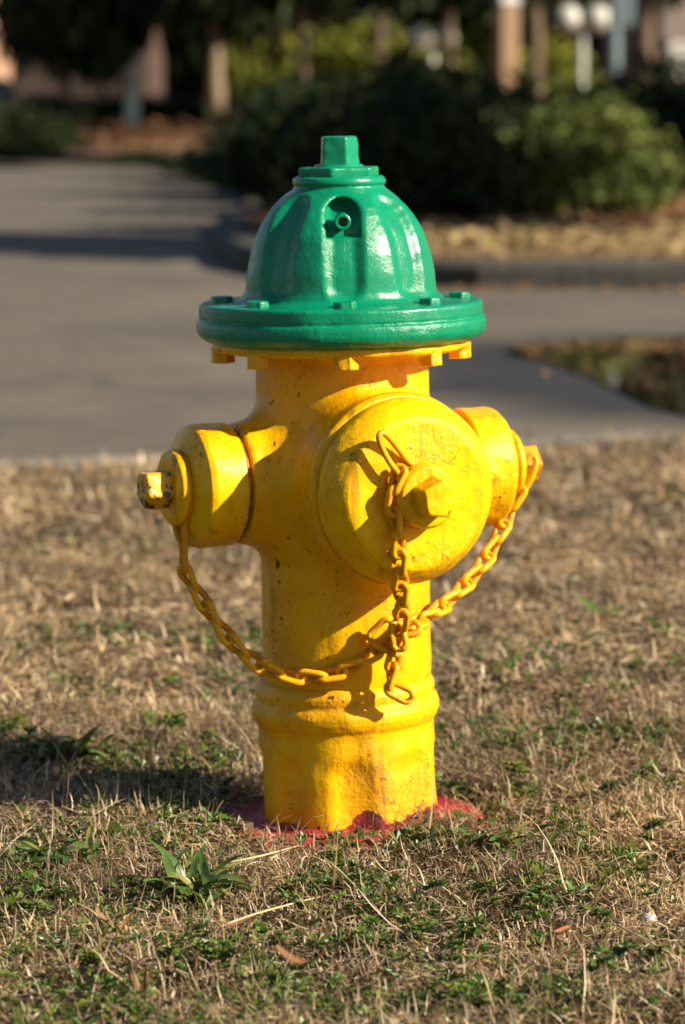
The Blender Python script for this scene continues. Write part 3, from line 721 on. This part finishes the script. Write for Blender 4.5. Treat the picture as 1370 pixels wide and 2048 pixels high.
# ---- single weed plants one can pick out
def leaf_strip(length, width, bend, fold, tint, nseg=7, twist=0.0, el=.6):
    tip_amt = rnd.choice([0, 0, .3, .8])
    V = []; C = []; p = np.zeros(3); a = el
    for i in range(nseg + 1):
        t = i / nseg; w = width * .5 * (math.sin(math.pi * min(1, .10 + .9 * t) ** .85) ** .8 if t < 1 else .02) + .0004
        tw = twist * t; s = np.array([0, math.cos(tw), math.sin(tw)]); up = np.array([-math.sin(a), 0, math.cos(a)])
        rip = .0012 * math.sin(9 * t + length * 500)
        V += [p - s * w + up * (fold * w + rip), p.copy(), p + s * w + up * (fold * w - rip)]
        vein = 1.25
        tip = np.array([.20, .10, .035]); fb = tip_amt * max(0, t - .55) / .45; ed = np.array(tint) * (.92 + .3 * t) * (1 - fb) + tip * fb; C += [ed, np.array(tint) * vein, ed]
        p = p + np.array([math.cos(a), 0, math.sin(a)]) * length / nseg; a -= bend / nseg
    F = []
    for i in range(nseg): b3 = i * 3; F += [(b3, b3 + 1, b3 + 4, b3 + 3), (b3 + 1, b3 + 2, b3 + 5, b3 + 4)]
    return np.array(V), np.array(F), np.array(C)
GT = [(.07, .125, .024), (.10, .155, .035), (.05, .095, .022), (.16, .16, .04), (.14, .10, .04)]
leaf_bank = []
for i in range(10):
    v, f, c = leaf_strip(.062 * rnd.uniform(.7, 1.15), .0115 * rnd.uniform(.8, 1.25), rnd.uniform(.5, 1.5), rnd.uniform(.15, .5), GT[rnd.choice([0, 0, 1, 1, 2, 3, 4])], twist=rnd.uniform(-.6, .6), el=rnd.uniform(.2, .9))
    me = mesh_np('leaf', v, f, True, c); me.materials.append(M_LEAF); leaf_bank.append(me)
def rosette(px, py, n, s, label, spread=.012, name='broadleaf_weed'):
    p = gp(px, py, 0); p.z = float(ground_z(p.x, p.y))
    e = empty(name, p, label, 'weed', 'broadleaf weeds in the grass')
    for i in range(n):
        o = link('leaf', rnd.choice(leaf_bank), e); q = rnd.uniform(0, 6.28)
        o.location = (rnd.gauss(0, spread), rnd.gauss(0, spread * .6), .024); o.rotation_euler = (rnd.uniform(-.25, .25), rnd.uniform(-.35, .25), q)
        o.scale = [s * rnd.uniform(.7, 1.1)] * 3
    return e
rosette(385, 1830, 52, .95, 'largest leafy green clump, long upright leaves, on the grass before the hydrant', .018)
rosette(105, 1765, 34, .85, 'loose clump of narrow green leaves out on the grass beyond the big clump', .026)
rosette(985, 1742, 30, .8, 'pale green leafy clump before the red flange and its brown bolt', .022)
rosette(155, 1545, 26, .85, 'bright broad-leaved clump on the far rim of the hydrant shadow', .022)
rosette(960, 1470, 14, .7, 'small dark leafy clump beside the hydrant foot, behind the brown bolt', .016)
rosette(1205, 1258, 10, .8, 'blurred low green clump alone in the dry grass toward the road', .022)
rosette(1030, 1388, 6, .7, 'tiny two-leaved green tuft in plain dry grass toward the road', .006)
rosette(700, 1660 + 78, 9, .55, 'tiny green leaf tuft right against the front of the flange', .014)
# upright henbit plants: a thin stem with whorls of lobed leaves
def henbit_mesh(h, lean):
    st = MB(); top = Vector((lean, 0, h)); st.tube([(0, 0, 0), (lean * .4, 0, h * .55), tuple(top)], [.0011, .0009, .0006], 6)
    X = []; 
    for t, nl, s in ((.55, 3, .0058), (.85, 4, .0066), (1.0, 5, .0054)):
        for i in range(nl): X.append((lean * t * t, 0, h * t + .002, s * rnd.uniform(.8, 1.2), rnd.uniform(0, 6.28), rnd.uniform(-.5, .35)))
    X = np.array(X); v, f, c = weed_leaves(X[:, 0], X[:, 1], X[:, 2], X[:, 3], X[:, 4], X[:, 5], green(len(X)) * np.array([.9, 1.15, .9]))
    me = mesh_np('whorl', v, f, False, c); me.materials.append(M_LEAF); return st, me
M_STEM = Mat('weed_stem', (.11, .05, .03), .6).m
kinds = []
for i in range(4):
    st, me = henbit_mesh(rnd.uniform(.026, .042), rnd.uniform(.006, .02))
    sm = bpy.data.meshes.new('stem'); sm.from_pydata(st.v, [], st.f); sm.materials.append(M_STEM); kinds.append((sm, me))
HB = [(335, 1510, 1.35, 'tall weed with dark lobed leaves standing in the far rim of the hydrant shadow'), (1042, 1612, 1.25, 'sunlit weed with lobed leaves behind the brown bolt of the red flange'), (1270, 1600, 1.0, None), (1200, 1630, 1.0, None), (985, 1850, 1.05, None), (860, 1850, 1.0, None), (730, 1825, 1.0, None), (1075, 1890, 1.1, None), (960, 1930, 1.0, None), (1180, 1990, 1.1, None), (1215, 1960, 1.0, None), (840, 1925, .9, None), (740, 1945, .9, None), (895, 1965, 1.0, None), (565, 1830, 1.0, None), (620, 1870, .9, None), (445, 1560, .9, None), (430, 1525, 1.0, None), (1290, 1720, 1.0, None), (1225, 1900, .9, None), (200, 2010, 1.0, None), (350, 1985, 1.0, None), (495, 1985, 1.0, None), (90, 1890, 1.0, None), (1330, 1960, 1.0, None), (660, 1760, .8, None)]
for px, py, s, lab in HB:
    p = gp(px, py); p.z = float(ground_z(p.x, p.y))
    e = empty('lobed_weed', p, lab or 'short upright weed with small lobed leaves in the foreground grass', 'weed', 'lobed weeds in the grass', rnd.uniform(0, 6.28)); e.scale = (s * 1.25, s * 1.25, s * 1.15)
    sm, me = rnd.choice(kinds); link('stem', sm, e); link('whorl', me, e)
# ---- fallen leaves
def dead_leaf(L_, W_, curl, roll, tint):
    V = []; C = []; n = 8
    for i in range(n + 1):
        t = i / n; w = W_ * .5 * math.sin(math.pi * (.04 + .94 * t)) ** .8; x = (t - .5) * L_
        z0 = curl * (t - .5) ** 2 * 4 * L_ + .003 * math.sin(5 * t + L_ * 300)
        for sgn in (-1, -.5, 0, .5, 1):
            V.append((x + .002 * math.sin(3 * sgn + 7 * t), sgn * w * (1 - .35 * roll), z0 + abs(sgn) ** 1.5 * w * roll * (1 if sgn < 0 else .7)))
            C.append(np.array(tint) * (.85 + .3 * rnd.random()) * (.7 if sgn == 0 else 1))
    F = [(i * 5 + j, i * 5 + j + 1, i * 5 + j + 6, i * 5 + j + 5) for i in range(n) for j in range(4)]
    return mesh_np('fallen_leaf', np.array(V), np.array(F), True, np.array(C))
M_DEAD = leafmat('dead_leaf', .7, .12)
DL = [(603, 1948, .048, .016, .25, .5, (.30, .13, .05), -.35, 'curled orange-brown fallen leaf near the foreground weeds'),
      (1125, 1880, .034, .012, .1, .9, (.34, .12, .03), .9, 'rust-orange folded leaf poking up among lobed weeds'),
      (1160, 1890, .040, .006, .15, .5, (.36, .20, .08), 2.3, 'thin tan leaf sliver beside the rust-orange folded leaf'),
      (150, 1306, .065, .010, .35, .4, (.42, .22, .10), .3, 'long bowed orange leaf strip on grass left of the chain'),
      (160, 1334, .028, .016, .1, .4, (.30, .10, .04), -.2, 'small red-brown leaf beside the bowed orange leaf strip'),
      (378, 1312, .045, .008, .1, .5, (.40, .20, .09), -1.1, 'narrow orange leaf blade below the left chain'),
      (1235, 1434, .036, .014, .05, .3, (.42, .24, .12), -.05, 'flat tan oval leaf lying alone on dry grass'),
      (905, 1460, .026, .012, .1, .5, (.22, .08, .03), .2, 'small dark red leaf beside the hydrant lower barrel'),
      (735, 1712, .022, .012, .1, .6, (.20, .07, .03), .8, 'dark brown scrap of leaf before the red flange'),
      (283, 2015, .050, .008, .45, .5, (.34, .20, .09), -1.2, 'bowed brown leaf strip at the bottom grass'),
      (250, 1895, .034, .008, .2, .5, (.36, .17, .06), 1.1, 'upright twisted orange leaf near the big green clump'),
      (215, 1880, .030, .012, .2, .5, (.32, .17, .08), -.6, 'tan broken leaf next to the twisted orange leaf'),
      (970, 1648, .050, .014, .03, .25, (.50, .38, .18), -.15, 'pale straw leaf lying across the brown flange bolt'),
      (480, 1818 + 60, .036, .010, .3, .6, (.30, .14, .06), .4, 'curled leaf just in front of the big green clump'),
      (860, 1690, .045, .010, .05, .3, (.55, .42, .20), .2, 'pale flat leaf under the flange front rim'),
      (930, 1955, .030, .010, .1, .4, (.45, .30, .16), .6, 'pale tan chip of leaf in the foreground weeds')]
for px, py, L_, W_, cu, ro, ti, rz, lab in DL:
    p = gp(px, py, .02); o = link('fallen_leaf', dead_leaf(L_, W_, cu, ro, tuple(q * .75 for q in ti)), None, M_DEAD)
    o.location = (p.x, p.y, float(ground_z(p.x, p.y)) + .031); o.rotation_euler = (rnd.uniform(-.3, .3), rnd.uniform(-.2, .2), rz)
    tag(o, lab, 'fallen leaf', 'fallen leaves on the grass')
# ---- long pale stalks lying on the lawn
M_STRAW = Mat('straw_stalk', (.52, .38, .19), .6).m
for pts, lab in ((((1155, 1497), (1230, 1530), (1290, 1563), (1380, 1612)), 'long tan stalk lying on the grass beyond the brown bolt'),
                 (((1235, 1850), (1300, 1885), (1375, 1925)), 'tan stalk lying in the foreground beside a white pebble'),
                 (((435, 1855), (520, 1825), (660, 1788)), 'tan stalk lying across the grass by the big leafy clump'),
                 (((440, 1728), (520, 1712), (610, 1688)), 'pale stalk lying before the front of the red flange')):
    P = [gp(px, py, .030 + .006 * math.sin(i * 2)) for i, (px, py) in enumerate(pts)]
    mb = MB(); Q = spline(P, .012); mb.tube(Q, [.0012 - .0005 * i / len(Q) for i in range(len(Q))], 6)
    tag(mb.build('straw_stalk', M_STRAW, smooth=True), lab, 'stalk', 'loose stalks on the grass')
p = gp(1297, 1856, .015); V = []
mb = MB(); mb.lathe([(.002, 0), (.007, .001), (.0085, .004), (.006, .008), (.001, .0095)], 9); mb.v = [(x * (1 + .2 * math.sin(5 * y * 100)), y * .75, z) for x, y, z in mb.v]
o = mb.build('pebble', Mat('white_stone', (.42, .42, .43), .85).m, smooth=True); o.location = (p.x, p.y, float(ground_z(p.x, p.y)) + .017)
tag(o, 'small white pebble lying in the foreground grass', 'pebble')
# ================================================================== BEYOND THE ROAD
def foliage(n, shape, leaf, cols, seed, clumps=40, shell=.55, flat=False):
    """leaf-sized folded quads gathered in clumps through an ellipsoidal crown (unit size, scaled by shape)"""
    g = np.random.default_rng(seed); sx, sy, sz = shape
    d = g.normal(size=(clumps, 3)); d /= np.linalg.norm(d, axis=1, keepdims=True)
    cc = d * (shell + (1 - shell) * g.uniform(0, 1, (clumps, 1)) ** .5) * .82 * g.uniform(.8, 1.12, (clumps, 1))
    inner = g.uniform(0, 1, clumps) < .25; cc[inner] *= .45
    w = g.integers(0, clumps, n); P = cc[w] + g.normal(0, .155, (n, 3)); P = P * np.array([sx, sy, sz])
    az = g.uniform(0, 6.28, n); el = g.uniform(-1.2, 1.3, n); s = leaf * g.uniform(.6, 1.3, n)
    a = np.stack([np.cos(az) * np.cos(el), np.sin(az) * np.cos(el), np.sin(el)], 1) * s[:, None]
    t = g.normal(size=(n, 3)); b = np.cross(a, t); b *= (s * .36 / np.maximum(np.linalg.norm(b, axis=1), 1e-9))[:, None]
    if flat: P[:, 2] = np.where(P[:, 2] < 0, P[:, 2] * .35, P[:, 2])
    V = np.stack([P - a * .5, P - b, P + a * .5, P + b], 1).reshape(-1, 3)
    F = np.arange(n * 4).reshape(-1, 4)
    cl = np.array(cols)[g.integers(0, len(cols), clumps)][w] * g.uniform(.6, 1.45, (n, 1))
    return V, F, np.repeat(cl, 4, 0)
M_FOL = leafmat('foliage', .6, .10); M_FOL.node_tree.nodes['Principled BSDF'].inputs['Specular IOR Level'].default_value = .12
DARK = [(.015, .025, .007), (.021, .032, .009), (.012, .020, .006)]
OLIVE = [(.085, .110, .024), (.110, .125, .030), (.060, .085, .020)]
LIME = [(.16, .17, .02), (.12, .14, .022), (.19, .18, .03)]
def crown_mesh(name, n, shape, leaf, cols, seed, **k):
    v, f, c = foliage(n, shape, leaf, cols, seed, **k); me = mesh_np(name, v, f, False, c); me.materials.append(M_FOL); return me
m = Mat('bark', rough=.9); m.color(m.ramp(m.noise(9, 5, .7), [(.3, (.06, .04, .025)), (.7, (.19, .135, .085))])); m.bump(m.noise(25, 4), .8, .03); M_BARK = m.m
m = Mat('pale_bark', rough=.9); m.color(m.ramp(m.noise(9, 5, .7), [(.3, (.15, .11, .07)), (.7, (.34, .26, .17))])); m.bump(m.noise(25, 4), .8, .03); M_PBARK = m.m
def trunk_mb(h, r0, r1, seed, crown_h):
    g = random.Random(seed); mb = MB(); P = [(0, 0, -.1)]; Rr = [r0 * 1.35]
    for i in range(1, 8): t = i / 7; P.append((g.uniform(-.03, .03) * h * t, g.uniform(-.03, .03) * h * t, h * t)); Rr.append(r0 * (1 - t) + r1 * t)
    mb.tube(P, Rr, 10)
    for i in range(6):
        q = g.uniform(0, 6.28); z0 = h * g.uniform(.35, .9); l = crown_h * g.uniform(.3, .55)
        mb.tube([(0, 0, z0), (math.cos(q) * l * .5, math.sin(q) * l * .5, z0 + l * .35), (math.cos(q) * l, math.sin(q) * l, z0 + l * .8)], [r1 * 1.1, r1 * .8, r1 * .3], 6)
    return mb
DCR = [crown_mesh('crown', 11000, (1, 1, 1), .13, DARK, s, clumps=70, shell=.4, flat=True) for s in (1, 2, 3)]
def tree(px, d, z0, rad, hgt, label, tr=.10, bark=M_BARK, cols=None, seed=0, x=None, leafn=None, lean=0, grp='trees beyond the road'):
    X = (px - 685) / F_PX * d if x is None else x; zb = .09 if d > 14 else 0
    e = empty('tree', (X, d - CAM_D, zb), label, 'tree', grp, rnd.uniform(0, 6.28))
    tb = trunk_mb(z0 + hgt * .55, tr, tr * .45, seed + 5, hgt * .6).build('trunk', bark, e, smooth=True)
    me = DCR[seed % 3] if cols is None else crown_mesh('crown', leafn or 6000, (1, 1, 1), .12, cols, seed + 50, clumps=45)
    c = link('crown', me, e); c.scale = (rad, rad, hgt / 1.35); c.location = (lean, 0, z0 + .26 * hgt)
    if lean: e.rotation_euler = (0, 0, 0)
    return e
# dark evergreens whose low crowns close the view overhead
tree(140, 50, .66, 1.3, 6.0, 'dark round evergreen in front of the pink brick wall', .05, seed=1)
tree(435, 62, 1.50, 1.9, 8.0, 'dark evergreen with a pale sunlit trunk rising from orange mulch', .15, M_PBARK, seed=2)
tree(262, 56, 2.0, 1.6, 7.0, 'evergreen standing behind the pale grey utility post', .13, seed=3)
tree(610, 46, 1.62, 1.5, 6.0, 'dark low-crowned evergreen behind the hedge', .06, seed=4)
tree(760, 44, 1.75, 1.5, 6.5, 'broad dark evergreen behind the hedge, crown over the yellow-green shrubs', .07, seed=5)
tree(900, 48, 2.05, 1.5, 6.5, 'dark evergreen with its brown trunk beside the lower twin-globe lamp', .09, seed=6)
tree(1068, 52, 2.0, 1.3, 6.5, 'slim brown-trunked tree beside the tan capped post', .13, seed=7)
tree(1282, 54, 2.1, 1.4, 6.5, 'reddish-trunked tree beside the blue-grey pole', .14, seed=8)
tree(592, 70, 2.4, 2.2, 7.0, 'grey-trunked tree rising among the yellow-green shrubs', .12, M_PBARK, seed=9)
tree(645, 72, 2.6, 2.2, 7.0, 'twin grey-trunked tree beyond the yellow-green shrubs', .14, M_PBARK, seed=10)
# trees standing outside the view on the sunny side; their shade falls across road and hedge
for x, d, z0, rad, h, s in ((4.5, 15.0, 2.3, 1.2, 3.4, 11), (6.2, 21.0, 1.0, 1.6, 3.0, 13), (5.2, 22.4, 2.7, .7, 1.9, 14), (6.4, 28.5, 2.6, .9, 2.6, 15)):
    tree(0, d, z0, rad, h, 'evergreen tree on the sunny side of the planting bed', .09, seed=s, x=x, grp='trees shading the planting bed')
# hedge of dark shrubs, and the one that catches the sun
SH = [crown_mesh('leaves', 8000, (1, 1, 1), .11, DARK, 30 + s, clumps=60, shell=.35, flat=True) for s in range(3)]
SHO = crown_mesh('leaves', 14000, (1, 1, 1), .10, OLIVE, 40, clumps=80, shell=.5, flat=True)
M_TWIG = Mat('twigs', (.05, .035, .025), .9).m
def shrub(px, py, w, h, label, me, grp='shrubs of the planting bed', d=None):
    p = gp(px, py, .1) if d is None else Vector(((px - 685) / F_PX * d, d - CAM_D, .1)); e = empty('shrub', (p.x, p.y + w * .6, .1), label, 'shrub', grp, rnd.uniform(0, 6.28))
    mb = MB()
    for i in range(5):
        q = i * 1.26; mb.tube([(0, 0, -.05), (.25 * w * math.cos(q), .25 * w * math.sin(q), h * .35), (.6 * w * math.cos(q), .6 * w * math.sin(q), h * .75)], [.02, .014, .006], 5)
    mb.build('stem', M_TWIG, e)
    o = link('leaves', me, e); o.scale = (w, w, h / 1.36); o.location = (0, 0, h * .25)
    return e
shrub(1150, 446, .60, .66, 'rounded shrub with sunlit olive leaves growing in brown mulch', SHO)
HL = ['dark hedge shrub beside the road, %s from the sunlit olive shrub' % q for q in ('first', 'second', 'third', 'fourth', 'fifth')] + ['very low dark shrub at the road edge, %s past the hedge end' % q for q in ('first', 'second', 'third')] + ['tall shrub in the hedge back row, %s' % q for q in ('right behind the sunlit olive shrub', 'next to the one behind the olive shrub', 'second from the one behind the olive shrub', 'third from the one behind the olive shrub')] + ['dark shrub behind the olive shrub, toward the white cabinet', 'dark shrub beyond the olive shrub, under the white cabinet']
for i, (px, py, w, h) in enumerate(((850, 462, .5, .80), (790, 455, .6, .86), (690, 430, .7, .88), (600, 400, .75, .78), (545, 372, .7, .42), (480, 350, .6, .22), (410, 341, .6, .18), (330, 336, .6, .16), (1090, 405, .8, .74), (1000, 385, .9, .84), (860, 385, .9, .88), (740, 365, .9, .9), (1240, 372, .8, .86), (1370, 375, .8, .95))):
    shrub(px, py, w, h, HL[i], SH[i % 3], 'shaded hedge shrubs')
FL = ['low dark shrub at the road corner under the salmon building', 'low dark shrub beside the one at the road corner'] + ['low dark shrub behind the pine straw, ' + q for q in ('near the teal car', 'below the round evergreen', 'beside the pale utility post', 'between the utility post and the pale trunk', 'just before the pale sunlit trunk', 'just past the pale sunlit trunk', 'second past the pale trunk', 'third past the pale trunk')]
for i, (px, py, w, h) in enumerate(((15, 316, .8, .55), (-60, 312, 1.0, .6), (70, 256, .9, .58), (150, 257, .9, .55), (225, 256, .9, .6), (295, 256, .8, .56), (360, 255, .6, .56), (510, 255, .6, .58), (565, 258, 1.2, .7), (625, 272, 1.2, .8))):
    shrub(px, py, w, h, FL[i], SH[(i + 1) % 3], 'low shrubs at the far bed')
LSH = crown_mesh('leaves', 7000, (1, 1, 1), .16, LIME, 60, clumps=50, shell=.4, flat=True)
for px, d, w, h, lab in ((505, 66, .9, 2.0, 'next to the pale sunlit trunk'), (555, 68, .9, 2.2, 'second from the pale sunlit trunk'), (620, 74, 1.2, 2.3, 'between the two grey trunks'), (690, 66, 1.1, 2.0, 'just past the twin grey trunk'), (735, 64, .9, 1.9, 'under the broad dark evergreen'), (830, 64, 1.0, 1.7, 'behind the shorter globe lamp'), (960, 66, .9, 1.7, 'beside the tan capped post'), (1115, 62, .9, 1.6, 'behind the taller globe lamp')):
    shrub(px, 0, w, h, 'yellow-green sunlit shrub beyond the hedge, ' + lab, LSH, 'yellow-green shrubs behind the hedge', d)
# distant wood closing the view
v, f, c = foliage(34000, (44, 5, 7), 1.1, DARK, 77, clumps=520, shell=.15)
o = link('distant_wood', mesh_np('distant_wood', v, f, False, c), None, M_FOL); o.location = (0, 118, 5.5); tag(o, 'dark far-off wood closing the view', 'wood', kind='stuff')
# ---- leaf litter on the bed, at the kerb and in the puddle
def litter(n, xs, ys, z, size, cols, seed, tilt=.6):
    g = np.random.default_rng(seed); x = g.uniform(*xs, n); y = g.uniform(*ys, n); s = size * g.uniform(.5, 1.3, n); az = g.uniform(0, 6.28, n); ti = g.uniform(-tilt, tilt, (n, 2))
    a = np.stack([np.cos(az), np.sin(az), ti[:, 0]], 1) * s[:, None]; b = np.stack([-np.sin(az), np.cos(az), ti[:, 1]], 1) * s[:, None] * .5
    P = np.stack([x, y, z + (.5 * s + g.uniform(0, .8, n) * s) * tilt], 1)
    return x, y, np.stack([P - a * .5, P - b * .5, P + a * .5, P + b * .5], 1), np.array(cols)[g.integers(0, len(cols), n)] * g.uniform(.6, 1.3, (n, 1))
BRN = [(.26, .12, .05), (.36, .18, .08), (.18, .08, .035), (.42, .25, .12)]
def litter_obj(name, q, colr, lab):
    n = len(q); o = link(name, mesh_np(name, q.reshape(-1, 3), np.arange(n * 4).reshape(-1, 4), False, np.repeat(colr, 4, 0)), None, M_DEAD); return tag(o, lab, 'leaf litter', kind='stuff')
x, y, q, cl = litter(9000, (-.4, 4.5), (yk + 2.4, yk + 9), .10, .07, BRN, 5); litter_obj('leaf_litter', q, cl, 'brown fallen leaves and mulch under the shrubs')
x, y, q, cl = litter(6000, (-.1, 4), (yk + .35, yk + 3.4), .105, .06, [(.36, .24, .11), (.45, .31, .15), (.25, .16, .07), (.20, .17, .05)], 6); litter_obj('verge_litter', q, cl, 'dry tan grass thatch along the kerb top')
x, y, q, cl = litter(5000, (-9, -1.0), (31, 75), .10, .16, [(.17, .075, .026), (.24, .11, .04), (.13, .06, .02)], 8); litter_obj('pine_straw', q, cl, 'orange-brown pine straw round the far tree')
x, y, q, cl = litter(420, (.2, 3), (yk - .16, yk - .02), .004, .035, BRN, 7, .3); litter_obj('gutter_leaves', q, cl, 'brown leaves gathered in the gutter below the kerb')
pf = gp(1200, 690).y
x, y, q, cl = litter(2600, (.55, 1.7), (pf - 1.6, pf + .08), .006, .036, BRN, 9, .10)
k = (y > pf - .34 + .08 * np.sin(9 * x)) | (np.random.default_rng(3).uniform(0, 1, len(x)) < .07); litter_obj('puddle_leaves', q[k], cl[k], 'brown leaves floating along the far side of the puddle')
# ---- far buildings
m = Mat('brick_wall', rough=.9)
def brickmat(name, c1, c2, mo):
    m = Mat(name, rough=.9); br = m.n('TexBrick'); br.inputs['Scale'].default_value = 4; m.l(m.co(), br.inputs['Vector'])
    for s, v in (('Color1', c1), ('Color2', c2), ('Mortar', mo)): br.inputs[s].default_value = (*v, 1)
    m.color(br.outputs[0]); return m.m
M_PINK = brickmat('salmon_brick', (.42, .19, .11), (.36, .155, .09), (.40, .28, .2)); M_SHADE_PINK = brickmat('shade_toned_pink_brick', (.06, .029, .020), (.05, .024, .017), (.06, .042, .035)); M_BRK = brickmat('brown_brick', (.20, .085, .055), (.15, .07, .05), (.25, .2, .17))  # the wing's pink brick is darkened: its shade is put into the colour
M_GLASS = Mat('dark_glass', (.02, .025, .03), .08).m; M_WHITE = Mat('white_paint', (.55, .55, .5), .6).m; M_ROOF = Mat('grey_roof', (.09, .085, .08), .85).m
def building(px0, px1, d, depth, h, mat, label):
    x0, x1 = (px0 - 685) / F_PX * d, (px1 - 685) / F_PX * d; w = x1 - x0
    e = empty('brick_building', ((x0 + x1) / 2, d - CAM_D + depth / 2, 0), label, 'building')
    MB().box((0, 0, h / 2), (w, depth, h)).build('wall', mat, e)
    MB().box((0, 0, h + .12), (w + .5, depth + .5, .3)).build('roof', M_ROOF, e)
    n = int(w / 3.0) if w > 6 else 0
    for fl in range(max(1, int(h / 3.2))):
        for i in range(n):
            xc = -w / 2 + w * (i + .5) / n; zc = 1.9 + 3.2 * fl
            wn_ = MB().box((xc, -depth / 2 - .0, zc), (1.2, .10, 1.5)).build('window', M_WHITE, e)
            MB().box((xc, -depth / 2 - .045, zc), (1.04, .06, 1.34)).build('pane', M_GLASS, wn_)
            MB().box((xc, -depth / 2 - .06, zc - .8), (1.35, .2, .09)).build('sill', M_WHITE, wn_)
    return e
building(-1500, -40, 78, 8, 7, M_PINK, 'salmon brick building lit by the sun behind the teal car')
building(35, 300, 92, 8, 4, M_SHADE_PINK, 'lower pinkish brick wing behind the round evergreen')
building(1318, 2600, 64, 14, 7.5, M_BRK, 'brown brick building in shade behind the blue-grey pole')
# ---- parked car seen over the low shrubs
M_TEAL = Mat('teal_car_paint', (.004, .06, .08), .3, Coat_Weight=.6).m; M_TYRE = Mat('tyre_rubber', (.02, .02, .02), .8).m; M_RIM = Mat('wheel_rim', (.45, .45, .47), .35, Metallic=.8).m; M_LAMP = Mat('lamp_lens', (.75, .75, .7), .15).m; M_TAIL = Mat('tail_lens', (.4, .02, .02), .2).m
def car(px, d, rz, label):
    e = empty('parked_car', ((px - 685) / F_PX * d, d - CAM_D, 0), label, 'car', None, rz)
    prof = [(-2.15, .28), (-2.2, .62), (-2.05, .86), (-1.1, .95), (-.55, 1.40), (.75, 1.44), (1.45, 1.0), (2.05, .92), (2.2, .7), (2.18, .28)]
    def side(pr, hw, name, mat, par, tap=.0):
        n = len(pr); V = [(x, -(hw - tap * max(0, z - .9)), z) for x, z in pr] + [(x, hw - tap * max(0, z - .9), z) for x, z in pr]
        F = [tuple(range(n - 1, -1, -1)), tuple(range(n, 2 * n))] + [(i, (i + 1) % n, (i + 1) % n + n, i + n) for i in range(n)]
        return MB().add(V, F).build(name, mat, par, bevel=.05)
    side(prof, .86, 'body', M_TEAL, e, .35)
    for s in (-1, 1):
        for a, b2, t0, t1 in ((-.95, .02, -.55, .0), (.10, 1.2, .12, .70)):
            y0, y1 = s * .868, s * .735
            MB().add([(a, y0, .98), (b2, y0, .98), (t1, y1, 1.36), (t0, y1, 1.36), (a, y0 - s * .03, .98), (b2, y0 - s * .03, .98), (t1, y1 - s * .03, 1.36), (t0, y1 - s * .03, 1.36)], [(0, 1, 2, 3), (7, 6, 5, 4), (0, 4, 5, 1), (1, 5, 6, 2), (2, 6, 7, 3), (3, 7, 4, 0)]).build('side_window', M_GLASS, e)
        for x in (-1.35, 1.35):
            w = MB(); w.lathe([(.20, -.1), (.30, -.11), (.32, -.06), (.32, .06), (.30, .11), (.20, .1)], 20); wo = w.build('wheel', M_TYRE, e, smooth=False); wo.rotation_euler = (R(90), 0, 0); wo.location = (x, s * .80, .32)
            r_ = MB(); r_.lathe([(.05, -.09), (.19, -.112), (.19, .112), (.05, .09)], 14); r_.build('rim', M_RIM, wo)
        MB().box((2.14, s * .62, .70), (.12, .36, .14)).build('headlight', M_LAMP, e); MB().box((-2.14, s * .64, .74), (.14, .3, .14)).build('tail_light', M_TAIL, e)
    return e
car(-160, 76, R(6), 'teal car parked beside the salmon brick building')
# ---- posts, poles and lamps
M_TAN = Mat('tan_wood', (.24, .15, .08), .8).m; M_GREY = Mat('grey_metal', (.34, .36, .36), .5).m; M_BLUE = Mat('blue_grey_paint', (.13, .18, .20), .5).m; M_PALE = Mat('pale_grey_green', (.46, .50, .44), .6).m
def thing_at(name, px, d, label, cat, grp=None): return empty(name, ((px - 685) / F_PX * d, d - CAM_D, .09), label, cat, grp)
e = thing_at('wooden_post', 1011, 42, 'thick tan wooden post with a grey cap behind the hedge', 'post')
MB().box((0, 0, .85), (.24, .24, 1.72), R(20)).build('shaft', M_TAN, e, bevel=.015); MB().box((0, 0, 1.77), (.28, .28, .12), R(20), .7).build('cap', M_GREY, e, bevel=.01)
e = thing_at('utility_post', 267, 50, 'pale grey-green utility post in front of a dark evergreen', 'post')
MB().box((0, 0, .48), (.19, .17, 1.0), R(15), .85).build('cabinet', M_PALE, e, bevel=.02); MB().box((0, 0, 1.12), (.17, .15, .28), R(15), .8).build('hood', M_BLUE, e, bevel=.02)
e = thing_at('metal_pole', 1224, 46, 'blue-grey metal pole beside the taller twin-globe lamp', 'pole')
MB().lathe([(.13, 0), (.13, .06), (.09, .08), (.08, 3.2), (.02, 3.25)], 16).build('shaft', M_BLUE, e, smooth=False); MB().box((.17, -.02, 1.75), (.18, .1, .5)).build('meter_box', M_BLUE, e, bevel=.02)
M_GLOBE = Mat('white_globe', (.46, .46, .41), .45).m
def lamp(px, d, h, rg_, sp, label):
    e = thing_at('globe_lamp', px, d, label, 'lamp', 'twin-globe garden lamps')
    MB().lathe([(.11, 0), (.11, .05), (.06, .09), (.05, h - .12), (.07, h - .1), (.03, h - .05)], 14).build('post', M_PALE, e)
    MB().box((0, 0, h - .14), (sp * 2, .06, .06)).build('crossbar', M_PALE, e)
    for s in (-1, 1):
        g_ = MB(); g_.lathe([(rg_ * .35, -rg_)] + [(rg_ * math.cos(R(a)), rg_ * math.sin(R(a))) for a in range(-65, 90, 15)], 20); o = g_.build('globe', M_GLOBE, e, smooth=True); o.location = (s * sp, 0, h)
    return e
lamp(864, 52, 1.42, .18, .19, 'shorter pale lamp with two white globes, beside a brown trunk')
lamp(1160, 50, 1.68, .20, .22, 'taller pale lamp with two larger white globes beside the blue-grey pole')
e = thing_at('utility_cabinet', 1362, 44, 'low white utility cabinet in front of the brown brick building', 'cabinet')
MB().box((0, 0, .66), (.46, .3, 1.2)).build('housing', M_WHITE, e, bevel=.02); MB().box((0, -.16, .66), (.38, .03, 1.0)).build('door', M_WHITE, e, bevel=.008)
